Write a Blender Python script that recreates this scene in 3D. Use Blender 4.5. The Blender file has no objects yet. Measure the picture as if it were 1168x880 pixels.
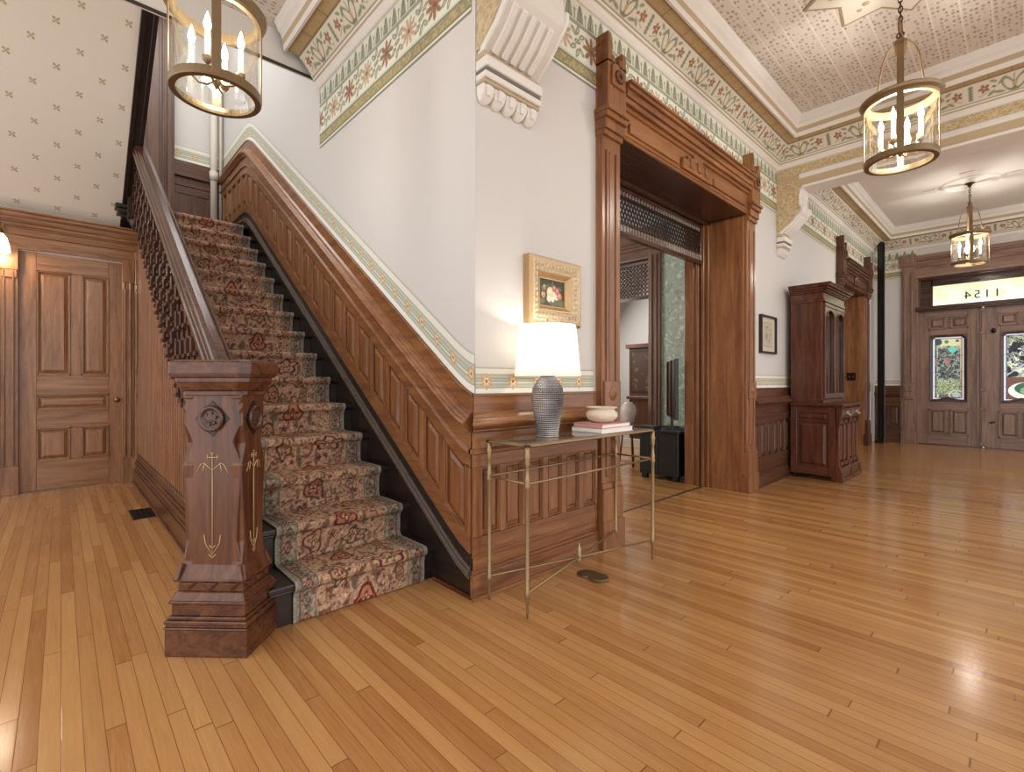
import bpy, math, random
import numpy as np
from mathutils import Vector, Matrix
random.seed(7); rng = np.random.default_rng(7)
SC = bpy.context.scene; COL = SC.collection
PI = math.pi

# ------------------------------------------------------------------ camera, world, light, exposure
cam_d = bpy.data.cameras.new('camera'); cam = bpy.data.objects.new('camera', cam_d); COL.objects.link(cam)
cam.location = (0, 0, 1.15); cam.rotation_euler = (PI/2, 0, -math.radians(90-46.82))
cam_d.sensor_width = 36; cam_d.lens = 36*548/1168; cam_d.shift_y = -4/1168; cam_d.clip_start = .02
SC.camera = cam
W = bpy.data.worlds.new('world'); SC.world = W; W.use_nodes = True
bg = W.node_tree.nodes['Background']; bg.inputs[0].default_value = (1, .985, .97, 1); bg.inputs[1].default_value = 1.45
SC.view_settings.view_transform = 'Standard'; SC.view_settings.look = 'None'
SC.view_settings.exposure = 0.45; SC.view_settings.gamma = 1; SC.view_settings.use_curve_mapping = False

def area(name, loc, target, sx, sy, power, col=(1, .97, .93)):
    l = bpy.data.lights.new(name, 'AREA'); l.shape = 'RECTANGLE'; l.size = sx; l.size_y = sy; l.energy = power; l.color = col
    o = bpy.data.objects.new(name, l); COL.objects.link(o); o.location = loc
    o.rotation_euler = (Vector(target)-Vector(loc)).to_track_quat('-Z', 'Y').to_euler()
    return o
area('stairwell_fill', (0.95, 5.6, 6.1), (1.0, 5.4, 0), 1.2, 2.4, 38, (1, .98, .95))  # unseen area lamp added to brighten the stairwell; no skylight is built
area('parlor_fill', (3.2, 6.6, 2.2), (4.5, 3.0, 1.2), 1.6, 2.0, 60, (1, .98, .95))  # unseen fill lamp for the parlor, no window modelled behind it
area('parlor_far_fill', (7.0, 5.6, 2.6), (7.2, 4.0, 1.2), 1.2, 1.6, 45, (1, .98, .95))  # added area lamp out of view, fills the far room
area('side_room_fill', (9.9, 4.6, 2.0), (9.9, 2.4, 1.2), 1.4, 1.8, 30, (1, .98, .95))  # unseen fill lamp in the side room, which has no window

def point(name, loc, power, col=(1, .86, .66), r=.03):
    l = bpy.data.lights.new(name, 'POINT'); l.energy = power; l.color = col; l.shadow_soft_size = r
    o = bpy.data.objects.new(name, l); COL.objects.link(o); o.location = loc; return o

# ------------------------------------------------------------------ helpers: colour and materials
def s2l(c):
    c = np.asarray(c, dtype=float)
    return np.where(c <= .04045, c/12.92, ((c+.055)/1.055)**2.4)
def hx(h):
    h = h.lstrip('#'); return tuple(int(h[i:i+2], 16)/255 for i in (0, 2, 4))
def lin(h): return tuple(float(v) for v in s2l(hx(h)))+(1,)

MATS = {}
def newmat(name):
    m = bpy.data.materials.new(name); m.use_nodes = True
    nt = m.node_tree; b = nt.nodes['Principled BSDF']; return m, nt, b
def plain(name, col, rough=.5, metal=0, emit=None, estr=0, bump=0, bscale=60, vary=.06, vscale=3, spec=.5):
    if name in MATS: return MATS[name]
    m, nt, b = newmat(name); N = nt.nodes; L = nt.links
    b.inputs['Roughness'].default_value = rough; b.inputs['Metallic'].default_value = metal
    b.inputs['Specular IOR Level'].default_value = spec
    tc = N.new('ShaderNodeTexCoord'); nz = N.new('ShaderNodeTexNoise'); nz.inputs['Scale'].default_value = vscale; nz.inputs['Detail'].default_value = 5
    L.new(tc.outputs['Object'], nz.inputs['Vector'])
    mx = N.new('ShaderNodeMix'); mx.data_type = 'RGBA'
    c = lin(col); mx.inputs[6].default_value = tuple(v*(1-vary) for v in c[:3])+(1,); mx.inputs[7].default_value = tuple(min(1, v*(1+vary)) for v in c[:3])+(1,)
    L.new(nz.outputs['Fac'], mx.inputs[0]); L.new(mx.outputs[2], b.inputs['Base Color'])
    if emit: b.inputs['Emission Color'].default_value = lin(emit); b.inputs['Emission Strength'].default_value = estr
    if bump:
        n2 = N.new('ShaderNodeTexNoise'); n2.inputs['Scale'].default_value = bscale; L.new(tc.outputs['Object'], n2.inputs['Vector'])
        bp = N.new('ShaderNodeBump'); bp.inputs['Strength'].default_value = bump; bp.inputs['Distance'].default_value = .01
        L.new(n2.outputs['Fac'], bp.inputs['Height']); L.new(bp.outputs[0], b.inputs['Normal'])
    MATS[name] = m; return m
def wood(kind, axis='z'):
    key = 'wood_%s_%s' % (kind, axis)
    if key in MATS: return MATS[key]
    dark, mid, light, rough = {
        'oak':    ('#603a22', '#815331', '#9f6f45', .28),
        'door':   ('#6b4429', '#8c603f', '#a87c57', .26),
        'newel':  ('#381f14', '#583422', '#734930', .24),
        'black':  ('#17110f', '#241a17', '#33251f', .33),
        'rail':   ('#301c15', '#482d23', '#5e3f32', .2),
        'walnut': ('#392318', '#563522', '#6f4a31', .3),
        'front':  ('#634a3c', '#826556', '#9a7d6b', .3),
        'mahog':  ('#33190e', '#532b19', '#6e3f27', .22),
    }[kind]
    m, nt, b = newmat(key); N = nt.nodes; L = nt.links
    b.inputs['Roughness'].default_value = rough
    tc = N.new('ShaderNodeTexCoord'); oi = N.new('ShaderNodeObjectInfo')
    ad = N.new('ShaderNodeVectorMath'); ad.operation = 'ADD'; sc_ = N.new('ShaderNodeVectorMath'); sc_.operation = 'SCALE'
    cmb = N.new('ShaderNodeCombineXYZ')
    for i in range(3): L.new(oi.outputs['Random'], cmb.inputs[i])
    L.new(cmb.outputs[0], sc_.inputs[0]); sc_.inputs['Scale'].default_value = 7.3
    L.new(tc.outputs['Object'], ad.inputs[0]); L.new(sc_.outputs[0], ad.inputs[1])
    mp = N.new('ShaderNodeMapping'); L.new(ad.outputs[0], mp.inputs['Vector'])
    mp.inputs['Scale'].default_value = {'x': (1.3, 16, 16), 'y': (16, 1.3, 16), 'z': (16, 16, 1.3)}[axis]
    n1 = N.new('ShaderNodeTexNoise'); n1.inputs['Scale'].default_value = 1.0; n1.inputs['Detail'].default_value = 6; n1.inputs['Roughness'].default_value = .62; n1.inputs['Distortion'].default_value = .8
    L.new(mp.outputs[0], n1.inputs['Vector'])
    n2 = N.new('ShaderNodeTexNoise'); n2.inputs['Scale'].default_value = 7; n2.inputs['Detail'].default_value = 3; L.new(mp.outputs[0], n2.inputs['Vector'])
    mx = N.new('ShaderNodeMath'); mx.operation = 'MULTIPLY_ADD'; mx.inputs[1].default_value = .3; L.new(n2.outputs['Fac'], mx.inputs[0]); L.new(n1.outputs['Fac'], mx.inputs[2])
    rp = N.new('ShaderNodeValToRGB'); e = rp.color_ramp.elements
    e[0].position = .42; e[0].color = lin(dark); e[1].position = .92; e[1].color = lin(light)
    k = rp.color_ramp.elements.new(.64); k.color = lin(mid)
    L.new(mx.outputs[0], rp.inputs[0]); L.new(rp.outputs[0], b.inputs['Base Color'])
    bp = N.new('ShaderNodeBump'); bp.inputs['Strength'].default_value = .12; bp.inputs['Distance'].default_value = .004
    L.new(n2.outputs['Fac'], bp.inputs['Height']); L.new(bp.outputs[0], b.inputs['Normal'])
    MATS[key] = m; return m
def painted(name, rough=.7, bump=0.0, emit=0, spec=.3):
    if name in MATS: return MATS[name]
    m, nt, b = newmat(name); N = nt.nodes; L = nt.links
    at = N.new('ShaderNodeAttribute'); at.attribute_name = 'pattern'
    L.new(at.outputs['Color'], b.inputs['Base Color']); b.inputs['Roughness'].default_value = rough; b.inputs['Specular IOR Level'].default_value = spec
    if emit:
        L.new(at.outputs['Color'], b.inputs['Emission Color']); b.inputs['Emission Strength'].default_value = emit
    if bump:
        tc = N.new('ShaderNodeTexCoord'); n2 = N.new('ShaderNodeTexNoise'); n2.inputs['Scale'].default_value = 220; L.new(tc.outputs['Object'], n2.inputs['Vector'])
        bp = N.new('ShaderNodeBump'); bp.inputs['Strength'].default_value = bump; bp.inputs['Distance'].default_value = .006
        L.new(n2.outputs['Fac'], bp.inputs['Height']); L.new(bp.outputs[0], b.inputs['Normal'])
    MATS[name] = m; return m
def clear_glass(name, tint=(1, 1, 1, 1), refl=.08):
    if name in MATS: return MATS[name]
    m, nt, b = newmat(name); N = nt.nodes; L = nt.links
    tr = N.new('ShaderNodeBsdfTransparent'); tr.inputs[0].default_value = tint
    gl = N.new('ShaderNodeBsdfGlossy'); gl.inputs['Roughness'].default_value = .03
    lw = N.new('ShaderNodeLayerWeight'); lw.inputs[0].default_value = .25
    ml = N.new('ShaderNodeMath'); ml.operation = 'MULTIPLY_ADD'; ml.inputs[1].default_value = .55; ml.inputs[2].default_value = refl*.5
    L.new(lw.outputs['Fresnel'], ml.inputs[0])
    mx = N.new('ShaderNodeMixShader'); L.new(ml.outputs[0], mx.inputs[0]); L.new(tr.outputs[0], mx.inputs[1]); L.new(gl.outputs[0], mx.inputs[2])
    L.new(mx.outputs[0], N['Material Output'].inputs['Surface']); MATS[name] = m; return m

# ------------------------------------------------------------------ helpers: objects
def tag(o, label, cat=None, group=None, kind=None):
    o['label'] = label
    if cat: o['category'] = cat
    if group: o['group'] = group
    if kind: o['kind'] = kind
    return o
def empty(name, loc, label, cat, group=None, kind=None):
    o = bpy.data.objects.new(name, None); COL.objects.link(o); o.location = loc; o.empty_display_size = .1
    return tag(o, label, cat, group, kind)
class MB:
    def __init__(s): s.v = []; s.f = []; s.m = []; s.sm = []; s.T = None
    def add(s, vs, fs, mat=0, smooth=False):
        b = len(s.v)
        if s.T is not None: vs = [tuple(s.T @ Vector(p)) for p in vs]
        s.v += [tuple(p) for p in vs]; s.f += [tuple(i+b for i in f) for f in fs]; s.m += [mat]*len(fs); s.sm += [smooth]*len(fs); return s
    def box(s, x0, x1, y0, y1, z0, z1, mat=0):
        x0, x1 = min(x0, x1), max(x0, x1); y0, y1 = min(y0, y1), max(y0, y1); z0, z1 = min(z0, z1), max(z0, z1)
        return s.add([(x0, y0, z0), (x1, y0, z0), (x1, y1, z0), (x0, y1, z0), (x0, y0, z1), (x1, y0, z1), (x1, y1, z1), (x0, y1, z1)],
              [(0, 3, 2, 1), (4, 5, 6, 7), (0, 1, 5, 4), (1, 2, 6, 5), (2, 3, 7, 6), (3, 0, 4, 7)], mat)
    def loft(s, rings, mat=0, closed=True, caps=True, smooth=False):
        n = len(rings[0]); vs = [p for r in rings for p in r]; fs = []
        for i in range(len(rings)-1):
            for j in range(n if closed else n-1):
                k = (j+1) % n; fs.append((i*n+j, i*n+k, (i+1)*n+k, (i+1)*n+j))
        s.add(vs, fs, mat, smooth)
        if caps and closed:
            b = len(s.v)-len(vs)
            s.f += [tuple(b+i for i in reversed(range(n))), tuple(b+(len(rings)-1)*n+i for i in range(n))]; s.m += [mat]*2; s.sm += [False]*2
        return s
    def prism(s, poly, fn, a, b, mat=0):      # poly of (p,q); fn(p,q,w) -> xyz, swept from w=a to w=b
        return s.loft([[fn(p, q, a) for p, q in poly], [fn(p, q, b) for p, q in poly]], mat)
    def lathe(s, prof, c=(0, 0, 0), n=24, mat=0, caps=True, smooth=True):
        return s.loft([[(c[0]+r*math.cos(2*PI*k/n), c[1]+r*math.sin(2*PI*k/n), c[2]+z) for k in range(n)] for r, z in prof], mat, True, caps, smooth)
    def tube(s, pts, r, n=8, mat=0, smooth=True):
        P = [Vector(p) for p in pts]; R = r if isinstance(r, (list, tuple)) else [r]*len(P); rings = []
        t0 = (P[1]-P[0]).normalized(); a = t0.orthogonal().normalized()
        for i, p in enumerate(P):
            t = ((P[min(i+1, len(P)-1)]-P[max(i-1, 0)])).normalized()
            a = (a-t*a.dot(t)).normalized(); b = t.cross(a)
            rings.append([tuple(p+(a*math.cos(2*PI*k/n)+b*math.sin(2*PI*k/n))*R[i]) for k in range(n)])
        return s.loft(rings, mat, True, True, smooth)
    def torus(s, c, R, r, axis='z', n=32, m=10, mat=0):
        rings = []
        vs = []; fs = []
        for i in range(n):
            a = 2*PI*i/n
            for j in range(m):
                b = 2*PI*j/m; rr = R+r*math.cos(b); p = (rr*math.cos(a), rr*math.sin(a), r*math.sin(b))
                p = {'z': p, 'x': (p[2], p[0], p[1]), 'y': (p[0], p[2], p[1])}[axis]
                vs.append((c[0]+p[0], c[1]+p[1], c[2]+p[2]))
                fs.append((i*m+j, ((i+1) % n)*m+j, ((i+1) % n)*m+(j+1) % m, i*m+(j+1) % m))
        return s.add(vs, fs, mat, True)
    def frustum(s, fr, u0, u1, v0, v1, n0, n1, ins, mat=0):     # raised field in a frame fr(u,v,n)
        a = [fr(u0, v0, n0), fr(u1, v0, n0), fr(u1, v1, n0), fr(u0, v1, n0)]
        b = [fr(u0+ins, v0+ins, n1), fr(u1-ins, v0+ins, n1), fr(u1-ins, v1-ins, n1), fr(u0+ins, v1-ins, n1)]
        return s.loft([a, b], mat)
    def fbox(s, fr, u0, u1, v0, v1, n0, n1, mat=0):
        return s.loft([[fr(u0, v0, n0), fr(u1, v0, n0), fr(u1, v1, n0), fr(u0, v1, n0)], [fr(u0, v0, n1), fr(u1, v0, n1), fr(u1, v1, n1), fr(u0, v1, n1)]], mat)
    def build(s, name, mats, parent=None, bevel=0, origin=None, segs=1):
        if not isinstance(mats, (list, tuple)): mats = [mats]
        V = np.array(s.v, dtype=float)
        if parent is not None:
            org = Vector((0, 0, 0)); p = parent
            while p is not None: org = org+Vector(p.location); p = p.parent
        elif origin is not None: org = Vector(origin)
        else: org = Vector((0, 0, 0))
        me = bpy.data.meshes.new(name); me.from_pydata((V-np.array(org)).tolist(), [], s.f)
        for m in mats: me.materials.append(m)
        me.polygons.foreach_set('material_index', s.m); me.polygons.foreach_set('use_smooth', s.sm)
        import bmesh
        bm = bmesh.new(); bm.from_mesh(me); bmesh.ops.recalc_face_normals(bm, faces=bm.faces); bm.to_mesh(me); bm.free()
        o = bpy.data.objects.new(name, me); COL.objects.link(o)
        if parent is not None: o.parent = parent
        else: o.location = org
        if bevel:
            md = o.modifiers.new('bevel', 'BEVEL'); md.width = bevel; md.segments = segs; md.limit_method = 'ANGLE'; md.angle_limit = .6
            md.harden_normals = False
        return o
def copy_tree(o, parent=None):
    c = o.copy(); COL.objects.link(c)
    if parent is not None: c.parent = parent
    for ch in list(o.children): copy_tree(ch, c)
    return c
def struct(o, label, cat): return tag(o, label, cat, None, 'structure')

# ------------------------------------------------------------------ helpers: painted pattern grids
def grid(name, Pfn, s0, s1, t0, t1, step, cfn, mat, parent=None, origin=None, tstep=None):
    ns = max(2, int(abs(s1-s0)/step)+1); nt_ = max(2, int(abs(t1-t0)/(tstep or step))+1)
    S, T = np.meshgrid(np.linspace(s0, s1, ns), np.linspace(t0, t1, nt_))
    V = Pfn(S, T).reshape(-1, 3)
    C = s2l(np.clip(cfn(S, T), 0, 1)).reshape(-1, 3)
    org = np.zeros(3)
    if parent is not None:
        p = parent
        while p is not None: org = org+np.array(p.location); p = p.parent
    elif origin is not None: org = np.array(origin, dtype=float)
    V = V-org
    i = np.arange(ns*nt_).reshape(nt_, ns)
    F = np.stack([i[:-1, :-1], i[:-1, 1:], i[1:, 1:], i[1:, :-1]], -1).reshape(-1, 4)
    me = bpy.data.meshes.new(name); nf = len(F)
    me.vertices.add(len(V)); me.vertices.foreach_set('co', V.ravel())
    me.loops.add(nf*4); me.loops.foreach_set('vertex_index', F.ravel().astype(np.int32))
    me.polygons.add(nf); me.polygons.foreach_set('loop_start', (np.arange(nf)*4).astype(np.int32))
    me.update(calc_edges=True); me.polygons.foreach_set('use_smooth', [True]*nf)
    at = me.attributes.new('pattern', 'FLOAT_COLOR', 'POINT')
    at.data.foreach_set('color', np.concatenate([C, np.ones((len(C), 1))], 1).ravel())
    me.materials.append(mat); me.validate()
    o = bpy.data.objects.new(name, me); COL.objects.link(o)
    if parent is not None: o.parent = parent
    else: o.location = tuple(org)
    return o
def vnoise(S, T, sc, seed=0):
    r = np.random.default_rng(seed); G = r.random((257, 257))
    x = (S*sc) % 256; y = (T*sc) % 256; xi = x.astype(int); yi = y.astype(int); fx = x-xi; fy = y-yi
    fx = fx*fx*(3-2*fx); fy = fy*fy*(3-2*fy)
    return (G[yi, xi]*(1-fx)+G[yi, xi+1]*fx)*(1-fy)+(G[yi+1, xi]*(1-fx)+G[yi+1, xi+1]*fx)*fy
class Paint:
    def __init__(s, S, T, bg, w=.004):
        s.S, s.T, s.w = S, T, w; s.c = np.ones(S.shape+(3,))*np.array(hx(bg))
    def put(s, d, col, op=1.0):               # d = signed distance, painted where d<0
        m = (np.clip(.5-d/s.w, 0, 1)*op)[..., None]; s.c = s.c*(1-m)+np.array(hx(col))*m; return s
    def band(s, a, b, col, op=1.0): return s.put(np.maximum(a-s.T, s.T-b), col, op)
    def local(s, P, off=0): return ((s.S-off+P/2) % P)-P/2
    def ell(s, X, cy, a, b, rot, col, cx=0, ring=None, op=1.0):
        x = X-cx; y = s.T-cy; c, n = math.cos(rot), math.sin(rot); u = x*c+y*n; v = -x*n+y*c
        d = (np.sqrt((u/a)**2+(v/b)**2)-1)*min(a, b)
        if ring: d = np.abs(d)-ring
        return s.put(d, col, op)
    def flower(s, X, cy, R, n, col, cx=0, rot=0, core=.42):
        x = X-cx; y = s.T-cy; r = np.hypot(x, y); th = np.arctan2(y, x)+rot
        return s.put(r-R*(core+(1-core)*np.abs(np.cos(n*th/2))), col)
def c_frieze(S, T):
    p = Paint(S, T, '#dcdccd')
    p.band(.0, .010, '#6f735f'); p.band(.028, .112, '#8f8a6e')
    g = vnoise(S, T, 90, 5); p.put(np.maximum((.5-g)*.05, np.abs(T-.07)-.03), '#bda873', .8)
    p.band(.028, .036, '#6b6c50'); p.band(.104, .114, '#75785f'); p.band(.117, .13, '#c9d2c4')
    for off, col, n in ((0, '#96705a', 8), (.29, '#bfa286', 10)):
        X = p.local(.58, off); p.flower(X, .235, .092, n, col, core=.3); p.ell(X, .235, .014, .014, 0, '#7a4a2a')
    for off in (.145, .435):
        X = p.local(.58, off)
        for cx, cy, r in ((-.045, .19, .5), (.045, .285, .5), (-.04, .295, -.7), (.045, .185, -.7), (0, .24, .1), (0, .31, 1.2), (0, .165, 1.2)):
            p.ell(X, cy, .034, .016, r, '#85886f', cx=cx); p.ell(X, cy, .018, .006, r, '#c9cab8', cx=cx)
        p.put(np.abs(T-.24-.03*np.sin(S*2*PI/.145))-.003, '#8a9070')
    p.band(.345, .353, '#545848'); p.band(.36, .366, '#545848'); p.band(.366, .5, '#d3d6c8')
    X = p.local(.115); t = np.clip((T-.372)/.118, 0, 1)
    p.put(np.abs(X)-.036*np.sqrt(np.clip(1-t, 0, 1))+.5*(T < .372)+.5*(T > .49), '#86876f'); p.put(np.abs(X)-.022*(1-t)+.5*(T < .385), '#a9ae97'); p.put(np.abs(X)-.008*(1-t*.4)+.5*(T < .38)+.5*(T > .475), '#78785f')
    Y = p.local(.115, .0575); p.put(np.abs(Y)-.006+.5*(T > .44)+.5*(T < .375), '#8b917a'); p.ell(Y, .44, .012, .012, 0, '#8b917a')
    return p.c
def c_vine(S, T):
    p = Paint(S, T, '#cfc8b7'); P = .44
    p.band(0, .008, '#8d8672'); p.band(.134, .145, '#7b6c4c')
    X = p.local(P)
    for cy in (.03, .05, .07, .09, .11): p.ell(X, cy, .013, .011, 0, '#7c8270')
    for sg in (-1, 1):
        p.put(np.abs(T-.03-.5*np.abs(X-sg*.05))-.002+.3*(np.abs(X-sg*.07) > .03), '#7d8568')
        p.flower(X, .078, .031, 5, '#8e6450', cx=sg*.07, rot=sg*.6); p.ell(X, .078, .007, .007, 0, '#d7a95c', cx=sg*.07)
        p.ell(X, .035, .022, .009, sg*.7, '#87896f', cx=sg*.105); p.ell(X, .112, .02, .008, -sg*.5, '#87896f', cx=sg*.118)
    Y = p.local(P, P/2)
    for sg in (-1, 1):
        p.ell(Y, .065, .05, .022, sg*1.1, '#77765f', cx=sg*.03, ring=.004); p.ell(Y, .1, .028, .009, sg*2.3, '#87896f', cx=sg*.06)
        p.ell(Y, .03, .03, .009, sg*.25, '#87896f', cx=sg*.075); p.ell(Y, .075, .012, .007, sg*.4, '#8e6450', cx=sg*.1)
    p.ell(Y, .055, .012, .018, 0, '#b79a6c'); p.put(np.abs(Y)-.0025+.5*(T < .07)+.5*(T > .125), '#77765f')
    return p.c
def c_tan(S, T):
    p = Paint(S, T, '#b39b74'); X = p.local(.15)
    p.band(0, .007, '#6d6245'); p.band(.088, .095, '#8d7a50'); p.put(np.abs(X)-.003, '#8b7146')
    for cx in (-.03, .03): p.ell(X, .045, .008, .006, .6, '#a5824f', cx=cx)
    return p.c
def c_gold(S, T):
    p = Paint(S, T, '#bca783', .006); a = vnoise(S, T, 75, 3); b = vnoise(S, T, 60, 4)
    p.put(np.abs(a-.5)*.04-.006, '#9c875f', .7); p.put(np.abs(b-.5)*.04-.005, '#d2c3a0', .7)
    return p.c
def c_dado(hgt=.145):
    def f(S, T):
        p = Paint(S, T, '#dedbd0'); k = hgt/.145
        p.band(.0, .028*k, '#e8e6de'); p.band(.028*k, .105*k, '#babdaf')
        for q in (.03, .05, .066, .084, .103): p.band(q*k-.0022, q*k+.0022, '#858e79')
        p.band(.054*k, .062*k, '#d9dcc8')
        X = p.local(.2, .1); p.flower(X, .066*k, .047, 6, '#c9a374', core=.25, rot=PI/6); p.flower(X, .066*k, .024, 6, '#efe0bd', core=.3); p.ell(X, .066*k, .009, .009, 0, '#8d5a3a')
        p.band(hgt-.006, hgt-.001, '#75756b')
        return p.c
    return f
def c_stars(S, T):
    p = Paint(S, T, '#e2dccf', .005); P, Q = .30, .165
    row = np.floor(T/Q); X = ((S+row*P*.5+.08) % P)-P/2; Y = (T % Q)-Q/2
    for k in range(4):
        a = PI/4+k*PI/2; c_, s_ = math.cos(a), math.sin(a); u_ = X*c_+Y*s_; v_ = -X*s_+Y*c_; d = (np.sqrt(((u_-.018)/.0105)**2+(v_/.0065)**2)-1)*.0065
        p.put(d, ['#a99269', '#9a875f', '#b7a680', '#8f7c58'][k])
    p.put(np.hypot(X, Y)-.005, '#8f7c58')
    return p.c

# ------------------------------------------------------------------ setting: floor
CEIL = 4.06
def floor_mat():
    m, nt, b = newmat('oak_strip_floor'); N = nt.nodes; L = nt.links
    tc = N.new('ShaderNodeTexCoord'); sp = N.new('ShaderNodeSeparateXYZ'); L.new(tc.outputs['Object'], sp.inputs[0])
    def math_(op, a, b_=None, c=None):
        n = N.new('ShaderNodeMath'); n.operation = op
        for i, v in enumerate((a, b_, c)):
            if v is None: continue
            if isinstance(v, (int, float)): n.inputs[i].default_value = v
            else: L.new(v, n.inputs[i])
        return n.outputs[0]
    bx = math_('DIVIDE', sp.outputs['X'], .0535); bid = math_('FLOOR', bx); fx = math_('FRACT', bx)
    wn = N.new('ShaderNodeTexWhiteNoise'); wn.noise_dimensions = '1D'; L.new(bid, wn.inputs['W'])
    yy = math_('DIVIDE', math_('ADD', sp.outputs['Y'], math_('MULTIPLY', wn.outputs['Value'], 9.0)), math_('MULTIPLY_ADD', wn.outputs['Value'], .8, 1.3))
    yid = math_('FLOOR', yy); fy = math_('FRACT', yy)
    cb = N.new('ShaderNodeCombineXYZ'); L.new(bid, cb.inputs[0]); L.new(yid, cb.inputs[1])
    w2 = N.new('ShaderNodeTexWhiteNoise'); w2.noise_dimensions = '2D'; L.new(cb.outputs[0], w2.inputs['Vector'])
    of = N.new('ShaderNodeVectorMath'); of.operation = 'SCALE'; of.inputs['Scale'].default_value = 13; L.new(w2.outputs['Color'], of.inputs[0])
    ad = N.new('ShaderNodeVectorMath'); ad.operation = 'ADD'; L.new(tc.outputs['Object'], ad.inputs[0]); L.new(of.outputs[0], ad.inputs[1])
    mp = N.new('ShaderNodeMapping'); mp.inputs['Scale'].default_value = (38, 2.0, 1); L.new(ad.outputs[0], mp.inputs['Vector'])
    nz = N.new('ShaderNodeTexNoise'); nz.inputs['Scale'].default_value = 1.6; nz.inputs['Detail'].default_value = 6; nz.inputs['Distortion'].default_value = 1.2; L.new(mp.outputs[0], nz.inputs['Vector'])
    v = math_('ADD', math_('MULTIPLY_ADD', w2.outputs['Value'], .46, .1), math_('MULTIPLY', nz.outputs['Fac'], .5))
    n3 = N.new('ShaderNodeTexNoise'); n3.inputs['Scale'].default_value = .9; n3.inputs['Detail'].default_value = 3; L.new(tc.outputs['Object'], n3.inputs['Vector'])
    v = math_('ADD', v, math_('MULTIPLY_ADD', n3.outputs['Fac'], .3, -.15))
    rp = N.new('ShaderNodeValToRGB'); e = rp.color_ramp.elements
    e[0].position = .02; e[0].color = lin('#84572f'); e[1].position = 1.1 if False else 1.0; e[1].color = lin('#c69a62')
    for p_, c_ in ((.34, '#a06d3e'), (.6, '#b28250'), (.8, '#bb8c57')): k = e.new(p_); k.color = lin(c_)
    L.new(v, rp.inputs[0])
    ed = math_('MINIMUM', fx, math_('SUBTRACT', 1.0, fx)); ey = math_('MINIMUM', fy, math_('SUBTRACT', 1.0, fy))
    g = math_('MINIMUM', math_('MULTIPLY', ed, 26.0), math_('MULTIPLY', ey, 400.0)); g = math_('MINIMUM', g, 1.0)
    mx = N.new('ShaderNodeMix'); mx.data_type = 'RGBA'; mx.inputs[6].default_value = lin('#6f4724'); L.new(g, mx.inputs[0]); L.new(rp.outputs[0], mx.inputs[7])
    L.new(mx.outputs[2], b.inputs['Base Color'])
    ro = math_('MULTIPLY_ADD', nz.outputs['Fac'], .10, .13); L.new(ro, b.inputs['Roughness'])
    b.inputs['Specular IOR Level'].default_value = .5; b.inputs['Coat Weight'].default_value = .16; b.inputs['Coat Roughness'].default_value = .12
    bp = N.new('ShaderNodeBump'); bp.inputs['Strength'].default_value = .1; bp.inputs['Distance'].default_value = .003
    L.new(math_('ADD', g, math_('MULTIPLY', nz.outputs['Fac'], .4)), bp.inputs['Height']); L.new(bp.outputs[0], b.inputs['Normal'])
    return m
PLASTER = plain('plaster_wall', '#cbc7c3', .75, bump=.04, bscale=40, vary=.02, vscale=1.2)
WHITE = plain('white_moulding', '#dcd8d2', .5, vary=.02)
TANP = plain('tan_paint', '#b5a182', .6, vary=.04)
GREYL = plain('grey_line_paint', '#6a6a60', .7)
def tin_mat():
    m, nt, b = newmat('stencilled_ceiling'); N = nt.nodes; L = nt.links
    tc = N.new('ShaderNodeTexCoord'); sp = N.new('ShaderNodeSeparateXYZ'); L.new(tc.outputs['Object'], sp.inputs[0])
    mp = N.new('ShaderNodeMapping'); mp.inputs['Scale'].default_value = (17, 29, 1); L.new(tc.outputs['Object'], mp.inputs['Vector'])
    vo = N.new('ShaderNodeTexVoronoi'); vo.inputs['Scale'].default_value = 1; vo.inputs['Randomness'].default_value = .45; L.new(mp.outputs[0], vo.inputs['Vector'])
    rp = N.new('ShaderNodeValToRGB'); e = rp.color_ramp.elements; e[0].position = .24; e[0].color = (1, 1, 1, 1); e[1].position = .36; e[1].color = (0, 0, 0, 1); L.new(vo.outputs['Distance'], rp.inputs[0])
    nz = N.new('ShaderNodeTexNoise'); nz.inputs['Scale'].default_value = 45; L.new(tc.outputs['Object'], nz.inputs['Vector'])
    mm = N.new('ShaderNodeMath'); mm.operation = 'MULTIPLY'; L.new(rp.outputs[0], mm.inputs[0]); L.new(nz.outputs['Fac'], mm.inputs[1])
    wv = N.new('ShaderNodeMath'); wv.operation = 'PINGPONG'; wv.inputs[1].default_value = .085; L.new(sp.outputs['Y'], wv.inputs[0])
    ls = N.new('ShaderNodeMath'); ls.operation = 'LESS_THAN'; ls.inputs[1].default_value = .006; L.new(wv.outputs[0], ls.inputs[0])
    mx = N.new('ShaderNodeMix'); mx.data_type = 'RGBA'; mx.inputs[6].default_value = lin('#d3cac0'); mx.inputs[7].default_value = lin('#5f5146'); L.new(mm.outputs[0], mx.inputs[0])
    m2 = N.new('ShaderNodeMix'); m2.data_type = 'RGBA'; m2.inputs[7].default_value = lin('#e0d8cf'); L.new(mx.outputs[2], m2.inputs[6]); L.new(ls.outputs[0], m2.inputs[0])
    L.new(m2.outputs[2], b.inputs['Base Color']); b.inputs['Roughness'].default_value = .6
    bp = N.new('ShaderNodeBump'); bp.inputs['Strength'].default_value = .3; bp.inputs['Distance'].default_value = .006; L.new(mm.outputs[0], bp.inputs['Height']); L.new(bp.outputs[0], b.inputs['Normal'])
    return m
m = MB(); m.box(-3.5, 13, -5, 8.2, -.12, 0)
struct(m.build('floor', floor_mat()), 'narrow strip oak floor running through the hall', 'floor')
TIN = tin_mat()
FARC = plain('far_ceiling_paint', '#d9d3cb', .7, bump=.05, bscale=12, vary=.05, vscale=1.5)
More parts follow.
